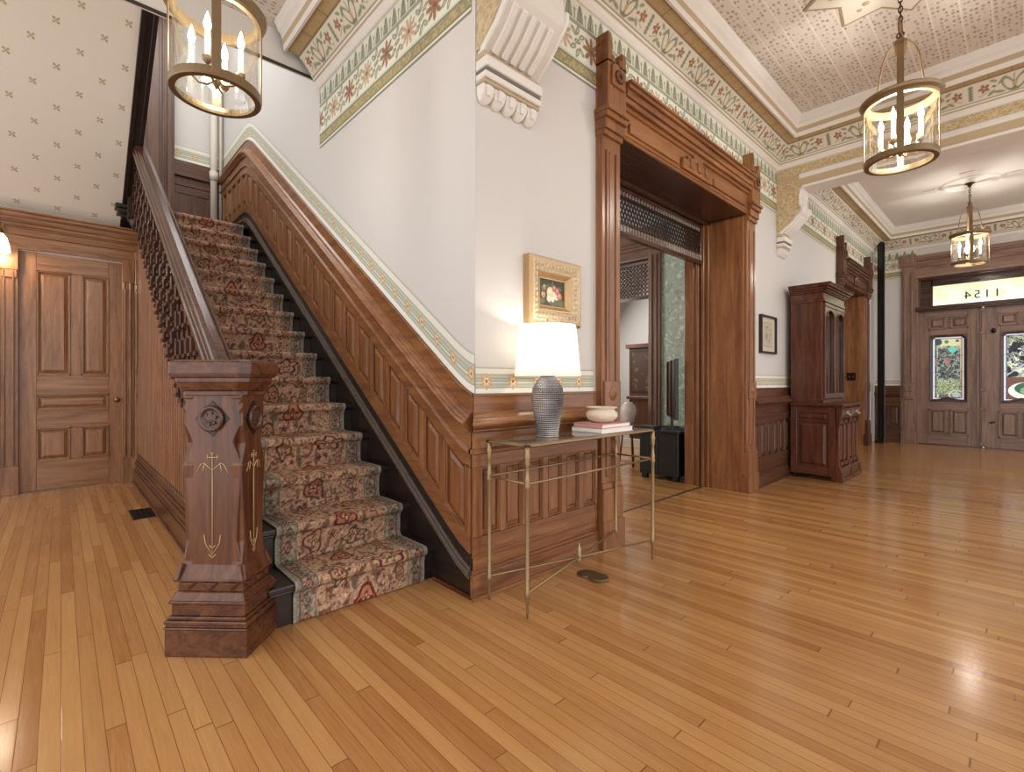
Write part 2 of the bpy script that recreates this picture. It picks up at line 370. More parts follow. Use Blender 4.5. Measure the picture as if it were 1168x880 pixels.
m = MB(); m.box(2.05, 6.22, -2.4, 2.02, CEIL, CEIL+.15); struct(m.build('ceiling', TIN), 'stencilled pinkish ceiling over the hall between the two beams', 'ceiling')
m = MB(); m.box(-1.8, 1.70, -2.4, 4.22, CEIL, CEIL+.15); m.box(-1.8, 1.62, 4.22, 4.26, 3.785, CEIL+.15, 1); m.box(-1.8, 1.62, 4.205, 4.222, 3.772, 3.79, 2)
struct(m.build('ceiling', [TIN, WHITE, plain('dark_edge', '#3a332d', .6)]), 'stencilled ceiling over the stair foot ending at the stairwell opening', 'ceiling')
m = MB(); m.box(6.48, 11.9, -2.4, 2.02, CEIL, CEIL+.15); struct(m.build('ceiling', FARC), 'plain greyish ceiling over the entrance end of the hall', 'ceiling')
m = MB(); m.box(-1.5, 1.75, 4.2, 8, 6.3, 6.4); struct(m.build('ceiling', PLASTER), 'upper ceiling high over the stairwell', 'ceiling')

# ------------------------------------------------------------------ setting: walls
YA, XS, XF, YD, YL = 2.02, 1.624, 11.75, 7.1, 7.55
OL, OR = 2.90, 5.20           # main doorway
m = MB()
m.box(XS, OL, YA, 2.62, 0, 4.2); m.box(OL, OR, YA, 2.62, 2.95, 4.2); m.box(OR, 9.07, YA, 2.62, 0, 4.2)
m.box(9.07, 10.75, YA, 2.62, 2.75, 4.2); m.box(10.75, XF+.2, YA, 2.62, 0, 4.2)
struct(m.build('wall_hall', PLASTER), 'off-white hall wall with the wide wooden doorway', 'wall')
m = MB(); m.box(XS, 1.76, 2.62, 7.7, 0, 6.3); m.box(XS, 1.76, 2.02, 2.62, 4.2, 6.3)
struct(m.build('wall_stair', PLASTER), 'off-white wall rising along the staircase', 'wall')
m = MB(); m.box(-1.5, XS, YL, YL+.15, 2.7, 6.3); struct(m.build('wall_landing', PLASTER), 'off-white wall at the head of the stairs', 'wall')
m = MB(); m.box(-3.5, -.335, YD, YD+.15, 0, 2.96); m.box(-.335, .525, YD, YD+.15, 2.53, 2.96); m.box(.525, .72, YD, YD+.15, 0, 2.96)
struct(m.build('wall_back', PLASTER), 'wall holding the panelled door beside the stairs', 'wall')
m = MB(); m.box(XF, XF+.25, 1.4, 2.62, 0, 4.2); m.box(XF, XF+.25, -4, 1.4, 3.1, 4.2); m.box(XF, XF+.25, -4, -.42, 0, 3.1)
struct(m.build('wall_front', PLASTER), 'off-white end wall around the front doors', 'wall')
# parlor beyond the doorway
XP = 5.95
GREENW = None
def green_mat():
    m, nt, b = newmat('green_leaf_wallpaper'); N = nt.nodes; L = nt.links
    tc = N.new('ShaderNodeTexCoord'); nz = N.new('ShaderNodeTexNoise'); nz.inputs['Scale'].default_value = 7; nz.inputs['Detail'].default_value = 7; nz.inputs['Distortion'].default_value = 2.2
    L.new(tc.outputs['Object'], nz.inputs['Vector'])
    rp = N.new('ShaderNodeValToRGB'); e = rp.color_ramp.elements; e[0].position = .36; e[0].color = lin('#9aaa9c'); e[1].position = .62; e[1].color = lin('#d8e2d7')
    k = e.new(.48); k.color = lin('#b9c8ba'); k = e.new(.53); k.color = lin('#a5b5a6')
    L.new(nz.outputs['Fac'], rp.inputs[0]); L.new(rp.outputs[0], b.inputs['Base Color']); b.inputs['Roughness'].default_value = .7
    bp = N.new('ShaderNodeBump'); bp.inputs['Strength'].default_value = .4; bp.inputs['Distance'].default_value = .02; L.new(nz.outputs['Fac'], bp.inputs['Height']); L.new(bp.outputs[0], b.inputs['Normal'])
    return m
m = MB(); m.box(XP, XP+.15, 2.62, 3.52, 0, 4.2); struct(m.build('wall_parlor', green_mat()), 'pale green leaf-papered wall seen through the wide doorway', 'wall')
m = MB(); m.box(XP, XP+.15, 3.52, 4.75, 2.92, 4.1); m.box(XP, XP+.15, 4.75, 7.5, 0, 4.2); m.box(8.6, 8.75, 2.62, 7.5, 0, 4.2); m.box(1.76, 8.75, 7.4, 7.5, 0, 4.2)
struct(m.build('wall_parlor_far', PLASTER), 'pale walls of the rooms beyond the wide doorway', 'wall')
m = MB(); m.box(1.76, 8.75, 2.62, 7.5, 4.0, 4.1); struct(m.build('ceiling', PLASTER), 'ceiling of the room beyond the wide doorway', 'ceiling')
m = MB(); m.box(8.75, 12, 2.62, 5, 4.0, 4.1); m.box(8.75, 12, 5, 5.1, 0, 4.2); m.box(11.9, 12, 2.62, 5, 0, 4.2)
struct(m.build('wall_side_room', PLASTER), 'pale walls of the room beyond the far side doorway', 'wall')

# ------------------------------------------------------------------ beams, brackets, crowns, painted friezes
FRZ = painted('stencilled_paint', .65)
def beam(x0, x1, lab, lab2):
    m = MB(); m.box(x0, x1, -2.4, YA, 3.40, 4.08); m.box(x0-.012, x1+.012, -2.4, YA-.24, 3.50, 3.545, 1); m.box(x0-.006, x1+.006, -2.4, YA-.24, 3.545, 3.56, 1)
    m.box(x0-.008, x1+.008, -2.4, YA-.27, 3.39, 3.42, 1)
    o = struct(m.build('trim_beam', [TANP, WHITE], bevel=.004), lab, 'beam')
    for x, sg in ((x0, -1), (x1, 1)):
        grid('stencil_band', lambda S, T, x=x, sg=sg: np.stack([np.full_like(S, x+sg*.004), S, T], -1), -1.5, YA, 3.56, 3.66, .007, c_gold, FRZ, o)
    # bracket carrying the beam at the wall
    br = MB(); X0, X1 = x0, x1
    prof = [(0, 2.90), (.045, 2.905), (.16, 2.995), (.27, 3.115), (.29, 3.15), (.29, 3.185), (.258, 3.205), (.25, 3.30), (.262, 3.37), (.285, 3.41), (.285, 3.66), (0, 3.66)]
    br.prism(prof, lambda p, q, w: (w, YA-p, q), X0+.006, X1-.006, 1)
    for k in range(5):
        xa = X0+.045+k*(X1-X0-.09)/5; xb = xa+(X1-X0-.09)/5*.62
        rb = [(.075, 2.905), (.165, 2.978), (.25, 3.072), (.235, 3.10), (.15, 3.01), (.06, 2.94)]
        br.prism(rb, lambda p, q, w: (w, YA-p-.004, q), xa, xb, 0)
    for sx in (X0-.004, X1-.018):
        br.prism([(.045, 2.90), (.16, 2.985), (.278, 3.11), (.30, 3.15), (.30, 3.19), (.262, 3.21), (.256, 3.30), (.268, 3.37), (.245, 3.37), (.232, 3.30), (.235, 3.20), (.262, 3.165), (.25, 3.13), (.15, 3.02), (.03, 2.93)], lambda p, q, w: (w, YA-p, q), sx, sx+.022, 0)
    for za, zb, o_, mt in ((2.875, 2.91, .07, 2), (2.82, 2.875, .095, 0), (2.80, 2.82, .08, 3), (2.765, 2.80, .085, 0), (2.745, 2.765, .07, 2)):
        br.box(X0-.004, X1+.004, YA-o_, YA, za, zb, mt)
    for k in range(5):
        xc = X0+(k+.5)*(X1-X0)/5; hh = (X1-X0)/10
        br.loft([[(xc-hh*f, YA, z), (xc+hh*f, YA, z), (xc+hh*f, YA-q, z), (xc-hh*f, YA-q, z)] for f, q, z in ((1, .06, 2.745), (.98, .062, 2.72), (.9, .05, 2.69), (.7, .03, 2.668), (.3, .012, 2.655))], 0)
        br.loft([[(xc-hh*f, YA-q, z), (xc+hh*f, YA-q, z), (xc+hh*f, YA-q-.012, z), (xc-hh*f, YA-q-.012, z)] for f, q, z in ((.5, .06, 2.74), (.55, .06, 2.715), (.3, .045, 2.685))], 0)
    b = br.build('trim_bracket', [WHITE, plain('bracket_cream', '#d6d1c8', .6), TANP, GREYL], bevel=.005); struct(b, lab2, 'bracket')
    for x, sg in ((X0, -1), (X1, 1)):
        def pf(S, T, x=x, sg=sg):
            oo = np.interp(T, [2.93, 3.02, 3.13, 3.165, 3.20, 3.5], [.03, .145, .245, .258, .233, .233])
            return np.stack([np.full_like(S, x+sg*.001), YA-S*oo, T], -1)
        grid('stencil_side', pf, .02, 1, 2.93, 3.50, .03, lambda S, T: c_gold(S*.22, T), FRZ, b, tstep=.007)
beam(1.63, 2.05, 'painted ceiling beam beside the foot of the stairs', 'fluted white bracket under the beam near the stair corner')
beam(6.22, 6.48, 'painted ceiling beam crossing the hall before the entrance end', 'fluted white bracket under the beam above the dark cabinet')
TB = [0]
def crown(A, B, n, ma, mb, label, wallfrieze=True, ftrim=(0, 0)):
    A = np.array(A, float); B = np.array(B, float); n = np.array(n, float); Ln = np.linalg.norm(B-A); d = (B-A)/Ln
    def P(s, o, z):
        q = A+d*s+n*o; return (q[0], q[1], z)
    def ends(o): return o*ma, Ln-o*mb
    m = MB()
    def strip(pr, mat):
        for (o0, z0), (o1, z1) in zip(pr[:-1], pr[1:]):
            a0, b0 = ends(o0); a1, b1 = ends(o1); m.add([P(a0, o0, z0), P(b0, o0, z0), P(b1, o1, z1), P(a1, o1, z1)], [(0, 1, 2, 3)], mat)
    strip([(0, 3.655), (.02, 3.657), (.03, 3.666), (.034, 3.684), (.046, 3.698), (.05, 3.706)], 0); strip([(.05, 3.706), (.056, 3.712), (.058, 3.72)], 1); strip([(.058, 3.72), (.065, 3.731)], 0)
    strip([(.275, 3.882), (.276, 3.862), (.296, 3.858), (.304, 3.90)], 0); strip([(.304, 3.90), (.312, 3.945)], 1); strip([(.312, 3.945), (.32, 3.98), (.345, 4.0), (.355, 4.035), (.375, 4.062)], 0)
    strip([(0, 3.655), (0, 4.06)], 0)
    o = struct(m.build('trim_crown', [WHITE, TANP]), label, 'crown moulding')
    def mk(o0, z0, o1, z1, L):
        def f(S, T):
            k = T/L; oo = o0+(o1-o0)*k; zz = z0+(z1-z0)*k; a = oo*ma; b = Ln-oo*mb; s = np.clip(S, a, b)
            q = A[None, None]+d*s[..., None]+n*oo[..., None]; return np.concatenate([q, zz[..., None]], -1)
        return f
    grid('vine_frieze', mk(.065, 3.729, .18, 3.868, .1804), 0, Ln, 0, .1804, .008, lambda S, T: c_vine(S*.784, T*.784), FRZ, o, tstep=.006)
    grid('tan_band', mk(.18, 3.868, .277, 3.884, .098), 0, Ln, 0, .098, .012, c_tan, FRZ, o, tstep=.01)
    if wallfrieze:
        a, b = ftrim
        grid('flower_frieze', lambda S, T: np.concatenate([(A+d*S[..., None]+n*.004), T[..., None]+3.16], -1), a, Ln-b, 0, .497, .0075, c_frieze, FRZ, o)
crown((2.05, YA), (6.22, YA), (0, -1), 1, 1, 'painted crown moulding and flower frieze on the hall wall over the wide doorway')
crown((6.22, YA), (6.22, -2.2), (-1, 0), 1, 0, 'painted crown moulding on the beam over the bracket', False)
crown((XS, 4.14), (XS, -1.0), (-1, 0), 0, 0, 'painted crown moulding and flower frieze above the staircase wall', True, (0, 3.05))
crown((6.48, YA), (XF, YA), (0, -1), 1, 1, 'painted crown moulding and frieze on the hall wall near the front doors')
crown((XF, YA), (XF, -1.6), (-1, 0), 1, 0, 'painted crown moulding over the front doors', True, (0, 3.0))

# ------------------------------------------------------------------ wainscots and low painted borders
FY = lambda Y0: (lambda u, v, n: (u, Y0-n, v))
FX = lambda X0: (lambda u, v, n: (X0-n, u, v))
BORD = painted('border_paint', .7)
def wainscot(fr, u0, u1, kind, hax, npan, label, ret=0):
    m = MB(); fb = m.fbox
    def wfb(fr_, a, b, c, e, n0, n1, mat=0):
        fb(fr_, a-(n1 if ret and a == u0 else 0), b, c, e, n0, n1, mat)
    m.fbox = wfb
    m.fbox(fr, u0, u1, 0, 1.09, 0, .012, 0)
    m.fbox(fr, u0, u1, 0, .13, .012, .045, 1); m.fbox(fr, u0, u1, .13, .15, .012, .038, 1); m.fbox(fr, u0, u1, .15, .215, .012, .030, 1); m.fbox(fr, u0, u1, .215, .235, .012, .036, 1)
    m.fbox(fr, u0, u1, 0, .018, .045, .058, 1)
    m.fbox(fr, u0, u1, .235, .33, .012, .036, 1); m.fbox(fr, u0, u1, .70, .77, .012, .036, 1)
    m.fbox(fr, u0, u1, .77, .795, .012, .046, 1); m.fbox(fr, u0, u1, .795, .885, .012, .034, 1)
    CP = [(.02, .882), (.046, .884), (.058, .892), (.056, .900), (.066, .906), (.080, .918), (.086, .932), (.080, .944), (.066, .950), (.062, .958), (.050, .964), (.042, .978), (.026, .990), (.02, .992)]
    for pr in (CP, ((.03, .764), (.044, .766), (.052, .776), (.050, .788), (.038, .80), (.03, .802))): m.loft([[fr(u0-(n_ if ret else 0), z_, n_) for n_, z_ in pr], [fr(u1, z_, n_) for n_, z_ in pr]], 1)
    m.fbox(fr, u0, u1, .985, 1.09, .012, .02, 1); m.fbox(fr, u0, u1, 1.075, 1.09, .012, .026, 1)
    w = (u1-u0)/npan; st = min(.045, w*.28)
    for k in range(npan+1):
        uc = u0+k*w; m.fbox(fr, max(u0, uc-st/2), min(u1, uc+st/2), .33, .70, .012, .036, 0)
    for k in range(npan):
        a, b = u0+k*w+st/2, u0+(k+1)*w-st/2
        for q in (0, 1):
            i = .006*q; m.fbox(fr, a+i, a+.006+i, .33+i, .70-i, .012, .030-.006*q, 0); m.fbox(fr, b-.006-i, b-i, .33+i, .70-i, .012, .030-.006*q, 0)
        m.fbox(fr, a, b, .33, .34, .012, .028, 1); m.fbox(fr, a, b, .69, .70, .012, .028, 1)
        g = min(.018, (b-a)*.14)
        m.loft([[fr(p_, q_, n_) for p_, q_ in ((a+e_, .335+e_), (b-e_, .335+e_), (b-e_, .695-e_), (a+e_, .695-e_))] for n_, e_ in ((.012, g), (.022, g+.003), (.032, g+min(.02, (b-a)*.16)))], 0)
    return struct(m.build('trim_wainscot', [wood(kind, 'z'), wood(kind, hax)], bevel=.0025), label, 'wainscot')
def border(fr, u0, u1, label, n=.004):
    def pf(S, T):
        P = fr(S, T+1.09, np.full_like(S, n)); return np.stack([np.broadcast_to(np.asarray(p, float), S.shape) for p in P], -1)
    return struct(grid('trim_border', pf, u0, u1, 0, .145, .005, c_dado(), BORD), label, 'painted border')
wainscot(FY(YA), XS, 2.66, 'oak', 'x', 6, 'brown panelled wainscot behind the brass console table', 1)
border(FY(YA), XS, 2.66, 'green painted border over the wainscot behind the table lamp')
wainscot(FY(YA), 5.42, 8.83, 'walnut', 'x', 17, 'dark panelled wainscot between the wide doorway and the far doorway')
border(FY(YA), 5.42, 8.83, 'painted border over the dark wainscot below the framed drawing')
wainscot(FX(XF), 1.62, YA, 'walnut', 'y', 2, 'dark panelled wainscot in the far corner by the front doors')
border(FX(XF), 1.62, YA, 'painted border over the corner wainscot by the front doors')

# ------------------------------------------------------------------ doorways with carved casings
def portal(xl, xr, zb, kind, label, w=.215, zt=3.44, zh=3.27, yf=1.965, jamb=None):
    V, Hx = wood(kind, 'z'), wood(kind, 'x')
    root = empty('trim_doorway', ((xl+xr)/2, YA, 0), label, 'door casing', kind='structure')
    fr = FY(YA)
    for side, (a, b) in (('l', (xl-w, xl)), ('r', (xr, xr+w))):
        m = MB(); d = YA-yf; c = (a+b)/2
        m.fbox(fr, a, b, 0, zb, 0, d); m.fbox(fr, a-.012, b+.012, 0, .42, 0, d+.02); m.fbox(fr, a-.02, b+.02, 0, .2, 0, d+.03); m.fbox(fr, a-.006, b+.006, .42, .46, 0, d+.012)
        for k in (-1, 1): m.fbox(fr, c+k*.055-.012, c+k*.055+.012, .5, zb-.15, 0, d+.012)
        m.fbox(fr, c-.03, c+.03, .5, zb-.15, 0, d+.006)
        m.fbox(fr, a+.012, b-.012, .98, 1.16, 0, d+.016)
        # capital, rosette block and notched crest
        for z0, z1, q in ((zb-.06, zb-.02, .02), (zb-.02, zb+.05, .035), (zb+.05, zb+.09, .055), (zb+.09, zb+.12, .07)): m.fbox(fr, a-q*.3, b+q*.3, z0, z1, 0, d+q)
        m.fbox(fr, a, b, zb+.12, zt-.10, 0, d+.05); m.fbox(fr, c-.075, c+.075, zt-.27, zt-.13, 0, d+.065)
        m.fbox(fr, a+.0, a+.05, zt-.12, zt+.02, 0, d+.05); m.fbox(fr, b-.05, b, zt-.12, zt-.0, 0, d+.05); m.fbox(fr, a+.05, a+.085, zt-.12, zt-.055, 0, d+.05); m.fbox(fr, b-.085, b-.05, zt-.12, zt-.055, 0, d+.05)
        m.prism([(a, zt+.02), (a+.05, zt+.02), (a+.012, zt+.085), (a, zt+.085)], lambda p, q, s: fr(p, q, s), 0, d+.05)
        m.build('casing_post', V, root, bevel=.004)
        r = MB(); r.lathe([(0.0, .016), (.018, .014), (.024, .006), (.04, .01), (.05, .0)], n=16)
        r.v = [(c+x, yf-.012-z, 1.07+y) for x, y, z in r.v]; r.build('rosette', V, root)
        r = MB()
        for k in range(8):
            an = k*PI/4; r.fbox(fr, c+.03*math.cos(an)-.014, c+.03*math.cos(an)+.014, zt-.20+.03*math.sin(an)-.014, zt-.20+.03*math.sin(an)+.014, d+.06, d+.078)
        r.lathe([(0, .09)], n=3) if False else None
        r.build('carved_square', wood('walnut', 'z'), root, bevel=.003)
    m = MB(); d = YA-yf; L_ = xr-xl
    m.fbox(fr, xl, xr, zb, zh-.10, 0, d+.0); m.fbox(fr, xl, xr, zb+.02, zb+.035, 0, d+.01)
    for z0, z1, q in ((zh-.17, zh-.14, .02), (zh-.14, zh-.10, .045), (zh-.10, zh-.05, .06), (zh-.05, zh-.02, .08), (zh-.02, zh, .095)): m.fbox(fr, xl, xr, z0, z1, 0, d+q)
    m.fbox(fr, xl+.10, xl+L_*.36, zb+.055, zb+.125, 0, d+.018); m.fbox(fr, xr-L_*.36, xr-.10, zb+.055, zb+.125, 0, d+.018)
    c = (xl+xr)/2; q = L_*.12
    m.prism([(c-q, zb+.04), (c+q, zb+.04), (c+q, zb+.13), (c+q*.7, zb+.13), (c+q*.7, zb+.165), (c+q*.3, zb+.165), (c+q*.3, zb+.2), (c-q*.3, zb+.2), (c-q*.3, zb+.165), (c-q*.7, zb+.165), (c-q*.7, zb+.13), (c-q, zb+.13)], lambda p, s, n: fr(p, s, n), 0, d+.028)
    for k in (-.5, 0, .5):
        m.prism([(c+k*q-.02, zb+.07), (c+k*q+.035, zb+.07), (c+k*q+.01, zb+.15), (c+k*q-.035, zb+.15)], lambda p, s, n: fr(p, s, n), d+.02, d+.04)
    m.build('header', Hx, root, bevel=.004)
    # jambs and head lining
    m = MB()
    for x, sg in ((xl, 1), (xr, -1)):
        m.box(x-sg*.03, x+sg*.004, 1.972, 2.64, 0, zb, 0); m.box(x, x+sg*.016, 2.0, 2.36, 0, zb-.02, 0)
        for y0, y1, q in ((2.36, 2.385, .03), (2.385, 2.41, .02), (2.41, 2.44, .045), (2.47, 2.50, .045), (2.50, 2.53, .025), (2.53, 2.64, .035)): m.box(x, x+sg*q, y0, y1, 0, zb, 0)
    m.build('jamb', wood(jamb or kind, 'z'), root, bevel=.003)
    m = MB(); m.box(xl, xr, 1.972, 2.64, zb-.006, zb+.03)
    for y0, y1, q in ((2.36, 2.40, .03), (2.42, 2.50, .05), (2.52, 2.60, .03)): m.box(xl, xr, y0, y1, zb-q, zb)
    m.build('head_lining', wood('rail', 'x'), root, bevel=.003)
    return root
P1 = portal(OL, OR, 2.90, 'oak', 'wide brown doorway casing with notched carved crests beside the lamp')
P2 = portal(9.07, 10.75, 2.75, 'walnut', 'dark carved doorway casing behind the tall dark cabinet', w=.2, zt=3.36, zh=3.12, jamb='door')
m = MB(); m.box(OL, OR, 2.425, 2.445, 0, .003); struct(m.build('trim_threshold', plain('track_black', '#17130f', .5)), 'thin dark floor track across the wide doorway', 'threshold')
m = MB(); m.box(10.75-.62, 10.745, 2.455, 2.465, 0, 2.7)
fretw = empty('fretwork_screen', ((OL+OR)/2, 2.455, 2.44), 'dark lattice fretwork screen hanging in the head of the wide doorway', 'fretwork screen')
def lattice(x0, x1, y, z0, z1, st, r):
    m = MB()
    H = z1-z0; k = x0-H
    while k < x1:
        for sg in (1, -1):
            a = Vector((k, y, z0)) if sg > 0 else Vector((k+H*.6, y, z0)); b = Vector((k+H*.6, y, z1)) if sg > 0 else Vector((k, y, z1))
            pts = []
            for i in range(2): pass
            # clip to x0..x1
            t0, t1 = 0.0, 1.0
            dx = b.x-a.x
            for lim, s in ((x0, 1), (x1, -1)):
                fa, fb = (a.x-lim)*s, (b.x-lim)*s
                if fa < 0 and fb < 0: t0 = 2
                elif fa < 0: t0 = max(t0, fa/(fa-fb))
                elif fb < 0: t1 = min(t1, fa/(fa-fb))
            if t1-t0 > .05: m.tube([a+(b-a)*t0, a+(b-a)*t1], r, 4, smooth=False)
        k += st
    return m
m = MB(); m.box(OL+.045, OR-.045, 2.43, 2.48, 2.45, 2.49); m.box(OL+.045, OR-.045, 2.435, 2.475, 2.565, 2.58); m.box(OL+.045, OR-.045, 2.435, 2.475, 2.795, 2.81); m.box(OL+.045, OR-.045, 2.43, 2.48, 2.865, 2.9)
for k in range(2): x = OL+.05+k*(OR-OL-.1); m.box(x-.008, x+.008, 2.438, 2.472, 2.45, 2.9)
m.build('frame', wood('rail', 'x'), fretw, bevel=.003)
lattice(OL+.05, OR-.05, 2.455, 2.58, 2.795, .050, .0075).build('lattice', wood('black', 'z'), fretw)
n = 44
for z0, z1 in ((2.49, 2.565), (2.81, 2.865)):
    m = MB()
    for k in range(n):
        x = OL+.07+k*(OR-OL-.14)/(n-1); m.lathe([(.006, 0), (.011, .3*(z1-z0)), (.006, .5*(z1-z0)), (.012, .75*(z1-z0)), (.006, z1-z0)], (x, 2.455, z0), 6)
    m.build('spindle_row', plain('pale_spindle', '#8f8377', .5), fretw)

# ------------------------------------------------------------------ stair wall wainscot following the flight
NS, RISE, RUN, Y1 = 15, .197, .272, 2.39       # risers
XT0, XT1 = .69, 1.604
SL = .705
def Bf(y):
    y = np.asarray(y, float); v = SL*(y-2.04)
    k = .035; v = k*np.logaddexp(0, v/k)             # eases into level at the foot
    k = .05; return 2.97-k*np.logaddexp(0, (2.97-v)/k)
B0 = float(Bf(2.02))
def B(y): return float(Bf(y))-B0
YS = [2.02+.02*i for i in range(28)]+[2.58+.11*i for i in range(30)]+[5.88+.04*i for i in range(25)]+[6.9, 7.2, 7.54]
def sband(m, z0, z1, n0, n1, mat, ys=YS):            # a moulding running up the stair wall
    rings = [[(XS-n0, y, B(y)+z0), (XS-n1, y, B(y)+z0), (XS-n1, y, B(y)+z1), (XS-n0, y, B(y)+z1)] for y in ys]
    m.loft(rings, mat)
m = MB()
sband(m, .2, 1.09, 0, .012, 0)
sband(m, .235, .335, .012, .036, 1); sband(m, .69, .77, .012, .036, 1); sband(m, .77, .795, .012, .046, 1); sband(m, .795, .885, .012, .034, 1)
CAPP = [(.02, .882), (.046, .884), (.058, .892), (.056, .900), (.066, .906), (.080, .918), (.086, .932), (.080, .944), (.066, .950), (.062, .958), (.050, .964), (.042, .978), (.026, .990), (.02, .992)]
m.loft([[(XS-n_, y, B(y)+z_) for n_, z_ in CAPP] for y in YS], 1)
m.loft([[(XS-n_, y, B(y)+z_) for n_, z_ in ((.03, .764), (.044, .766), (.052, .776), (.050, .788), (.038, .80), (.03, .802))] for y in YS], 1); sband(m, .985, 1.09, .012, .02, 1); sband(m, 1.075, 1.09, .012, .026, 1)
yp = 2.03
def vbar(ya, yb, n1, za=.33, zb=.70):
    m.loft([[(XS-.012, y, B(y)+za), (XS-n1, y, B(y)+za), (XS-n1, y, B(y)+zb), (XS-.012, y, B(y)+zb)] for y in (ya, (ya+yb)/2, yb)], 0)
vbar(2.02, 2.07, .036)
yp = 2.25
def field(ya, yb):
    i = .018
    def rg(n, q): return [(XS-n, ya+q, B(ya+q)+.345+q), (XS-n, yb-q, B(yb-q)+.345+q), (XS-n, yb-q, B(yb-q)+.68-q), (XS-n, ya+q, B(ya+q)+.68-q)]
    m.loft([rg(.012, i), rg(.022, i+.003), rg(.032, i+.02)], 0)
field(2.07, 2.24)
while yp < 7.5:
    if yp < 7.2: field(yp+.062, yp+.212)
    vbar(yp, yp+.052, .036); vbar(yp-.010, yp, .028); vbar(yp+.052, yp+.062, .028); yp += .222
sband(m, .335, .345, .012, .028, 1); sband(m, .68, .69, .012, .028, 1)
struct(m.build('trim_wainscot', [wood('oak', 'z'), wood('oak', 'y')], bevel=.002), 'brown panelled wainscot climbing the wall beside the stairs', 'wainscot')
def pfs(S, T):
    return np.stack([np.full_like(S, XS-.004), S, Bf(S)-B0+1.09+T], -1)
struct(grid('trim_border', pfs, 2.02, 7.54, 0, .215, .006, lambda S, T: c_dado(.215)(S*1.22, T), BORD), 'green painted flower border climbing above the stair wainscot', 'painted border')

# ------------------------------------------------------------------ staircase
stair = empty('staircase', (1.15, 2.4, 0), 'straight dark-stained staircase climbing to the landing', 'staircase')
BLK = wood('black', 'x')
for n in range(1, NS+1):
    yr = Y1+RUN*(n-1); z = RISE*n
    if n < NS:
        m = MB(); m.box(XT0, XT1, yr-.032, yr+RUN+.01, z-.03, z); m.box(XT0, XT1, yr-.02, yr, z-.045, z-.03); m.build('tread', BLK, stair, bevel=.009, segs=2)
    m = MB(); m.box(XT0, XT1, yr, yr+.02, z-RISE, z-.03); m.build('riser', BLK, stair)
m = MB(); m.box(.64, XS, Y1+RUN*(NS-1)+.0, YL, RISE*NS-.1, RISE*NS); m.box(XT0, XT1, Y1+RUN*(NS-1)-.03, Y1+RUN*(NS-1)+.02, RISE*NS-.03, RISE*NS); m.box(-1.4, .64, YD+.15, YL, RISE*NS-.1, RISE*NS)
struct(m.build('floor_landing', BLK, bevel=.006), 'dark landing floor at the head of the stairs', 'floor')
m = MB()
ys = [y for y in YS if y < 6.6]
rings = [[(XS, y, B(y)+.22), (XS-.03, y, B(y)+.22), (XS-.03, y, max(-0.0, B(y)-.34) if y > 2.3 else 0.0), (XS, y, max(0, B(y)-.34) if y > 2.3 else 0.0)] for y in ys]
m.loft(rings, 0)
for z0, z1, q, mt in ((.10, .118, .045, 2), (.118, .15, .058, 2), (.15, .165, .044, 2), (.215, .235, .036, 0)):
    m.loft([[(XS-.02, y, B(y)+z0), (XS-q, y, B(y)+z0), (XS-q, y, B(y)+z1), (XS-.02, y, B(y)+z1)] for y in ys], mt)
m.box(XS-.035, XS, 2.0, 2.3, 0, .12); m.box(XS-.05, XS-.03, 2.0, 2.36, 0, .02, 1)
struct(m.build('trim_wall_string', [wood('black', 'y'), wood('mahog', 'y'), plain('sheen_moulding', '#5c5048', .24)], bevel=.003), 'black moulded stair skirting along the wall side of the steps', 'skirting')  # lighter grey on the string mouldings paints in their reflected sheen
# outer (left) string and skirting, boarded side below
m = MB()
yo = [2.55+.25*i for i in range(15)]+[6.2]
m.loft([[(.64, y, SL*(y-2.04)-.16), (.71, y, SL*(y-2.04)-.16), (.71, y, SL*(y-2.04)+.10), (.64, y, SL*(y-2.04)+.10)] for y in yo], 0)
m.loft([[(.625, y, SL*(y-2.04)+.07), (.72, y, SL*(y-2.04)+.07), (.72, y, SL*(y-2.04)+.10), (.625, y, SL*(y-2.04)+.10)] for y in yo], 0)
m.loft([[(.63, y, SL*(y-2.04)-.16), (.64, y, SL*(y-2.04)-.16), (.64, y, SL*(y-2.04)-.12), (.63, y, SL*(y-2.04)-.12)] for y in yo], 0)
m.build('outer_string', wood('walnut', 'y'), stair, bevel=.004)
m = MB()
y = 2.62
while y < YD-.02:
    t = min(SL*(y-2.04)-.15, 2.9); q = .655 if int(y*1000) % 2 else .651
    m.box(.655, .69, y, y+.075, 0, t); m.box(.649, .655, y+.012, y+.063, .3, t-.06 if t > .5 else .31); y += .083
struct(m.build('wall_understair', wood('oak', 'z'), bevel=.003), 'dark boarded side wall below the stairs', 'wall')
m = MB()
for z0, z1, q in ((0, .14, .045), (.14, .165, .035), (.165, .2, .028), (.2, .225, .04), (.225, .25, .03), (.25, .29, .018)): m.box(.655-q, .66, 2.7, YD, z0, z1)
m.box(.655-.06, .66, 2.7, YD, 0, .018)
y = 2.75
while y < YD-.05: m.prism([(y, .29), (y+.04, .33), (y+.08, .29)], lambda p, q, w: (w, p, q), .64, .656); y += .083
struct(m.build('baseboard_understair', wood('walnut', 'y'), bevel=.003), 'dark moulded skirting below the boarded side of the stairs', 'baseboard')

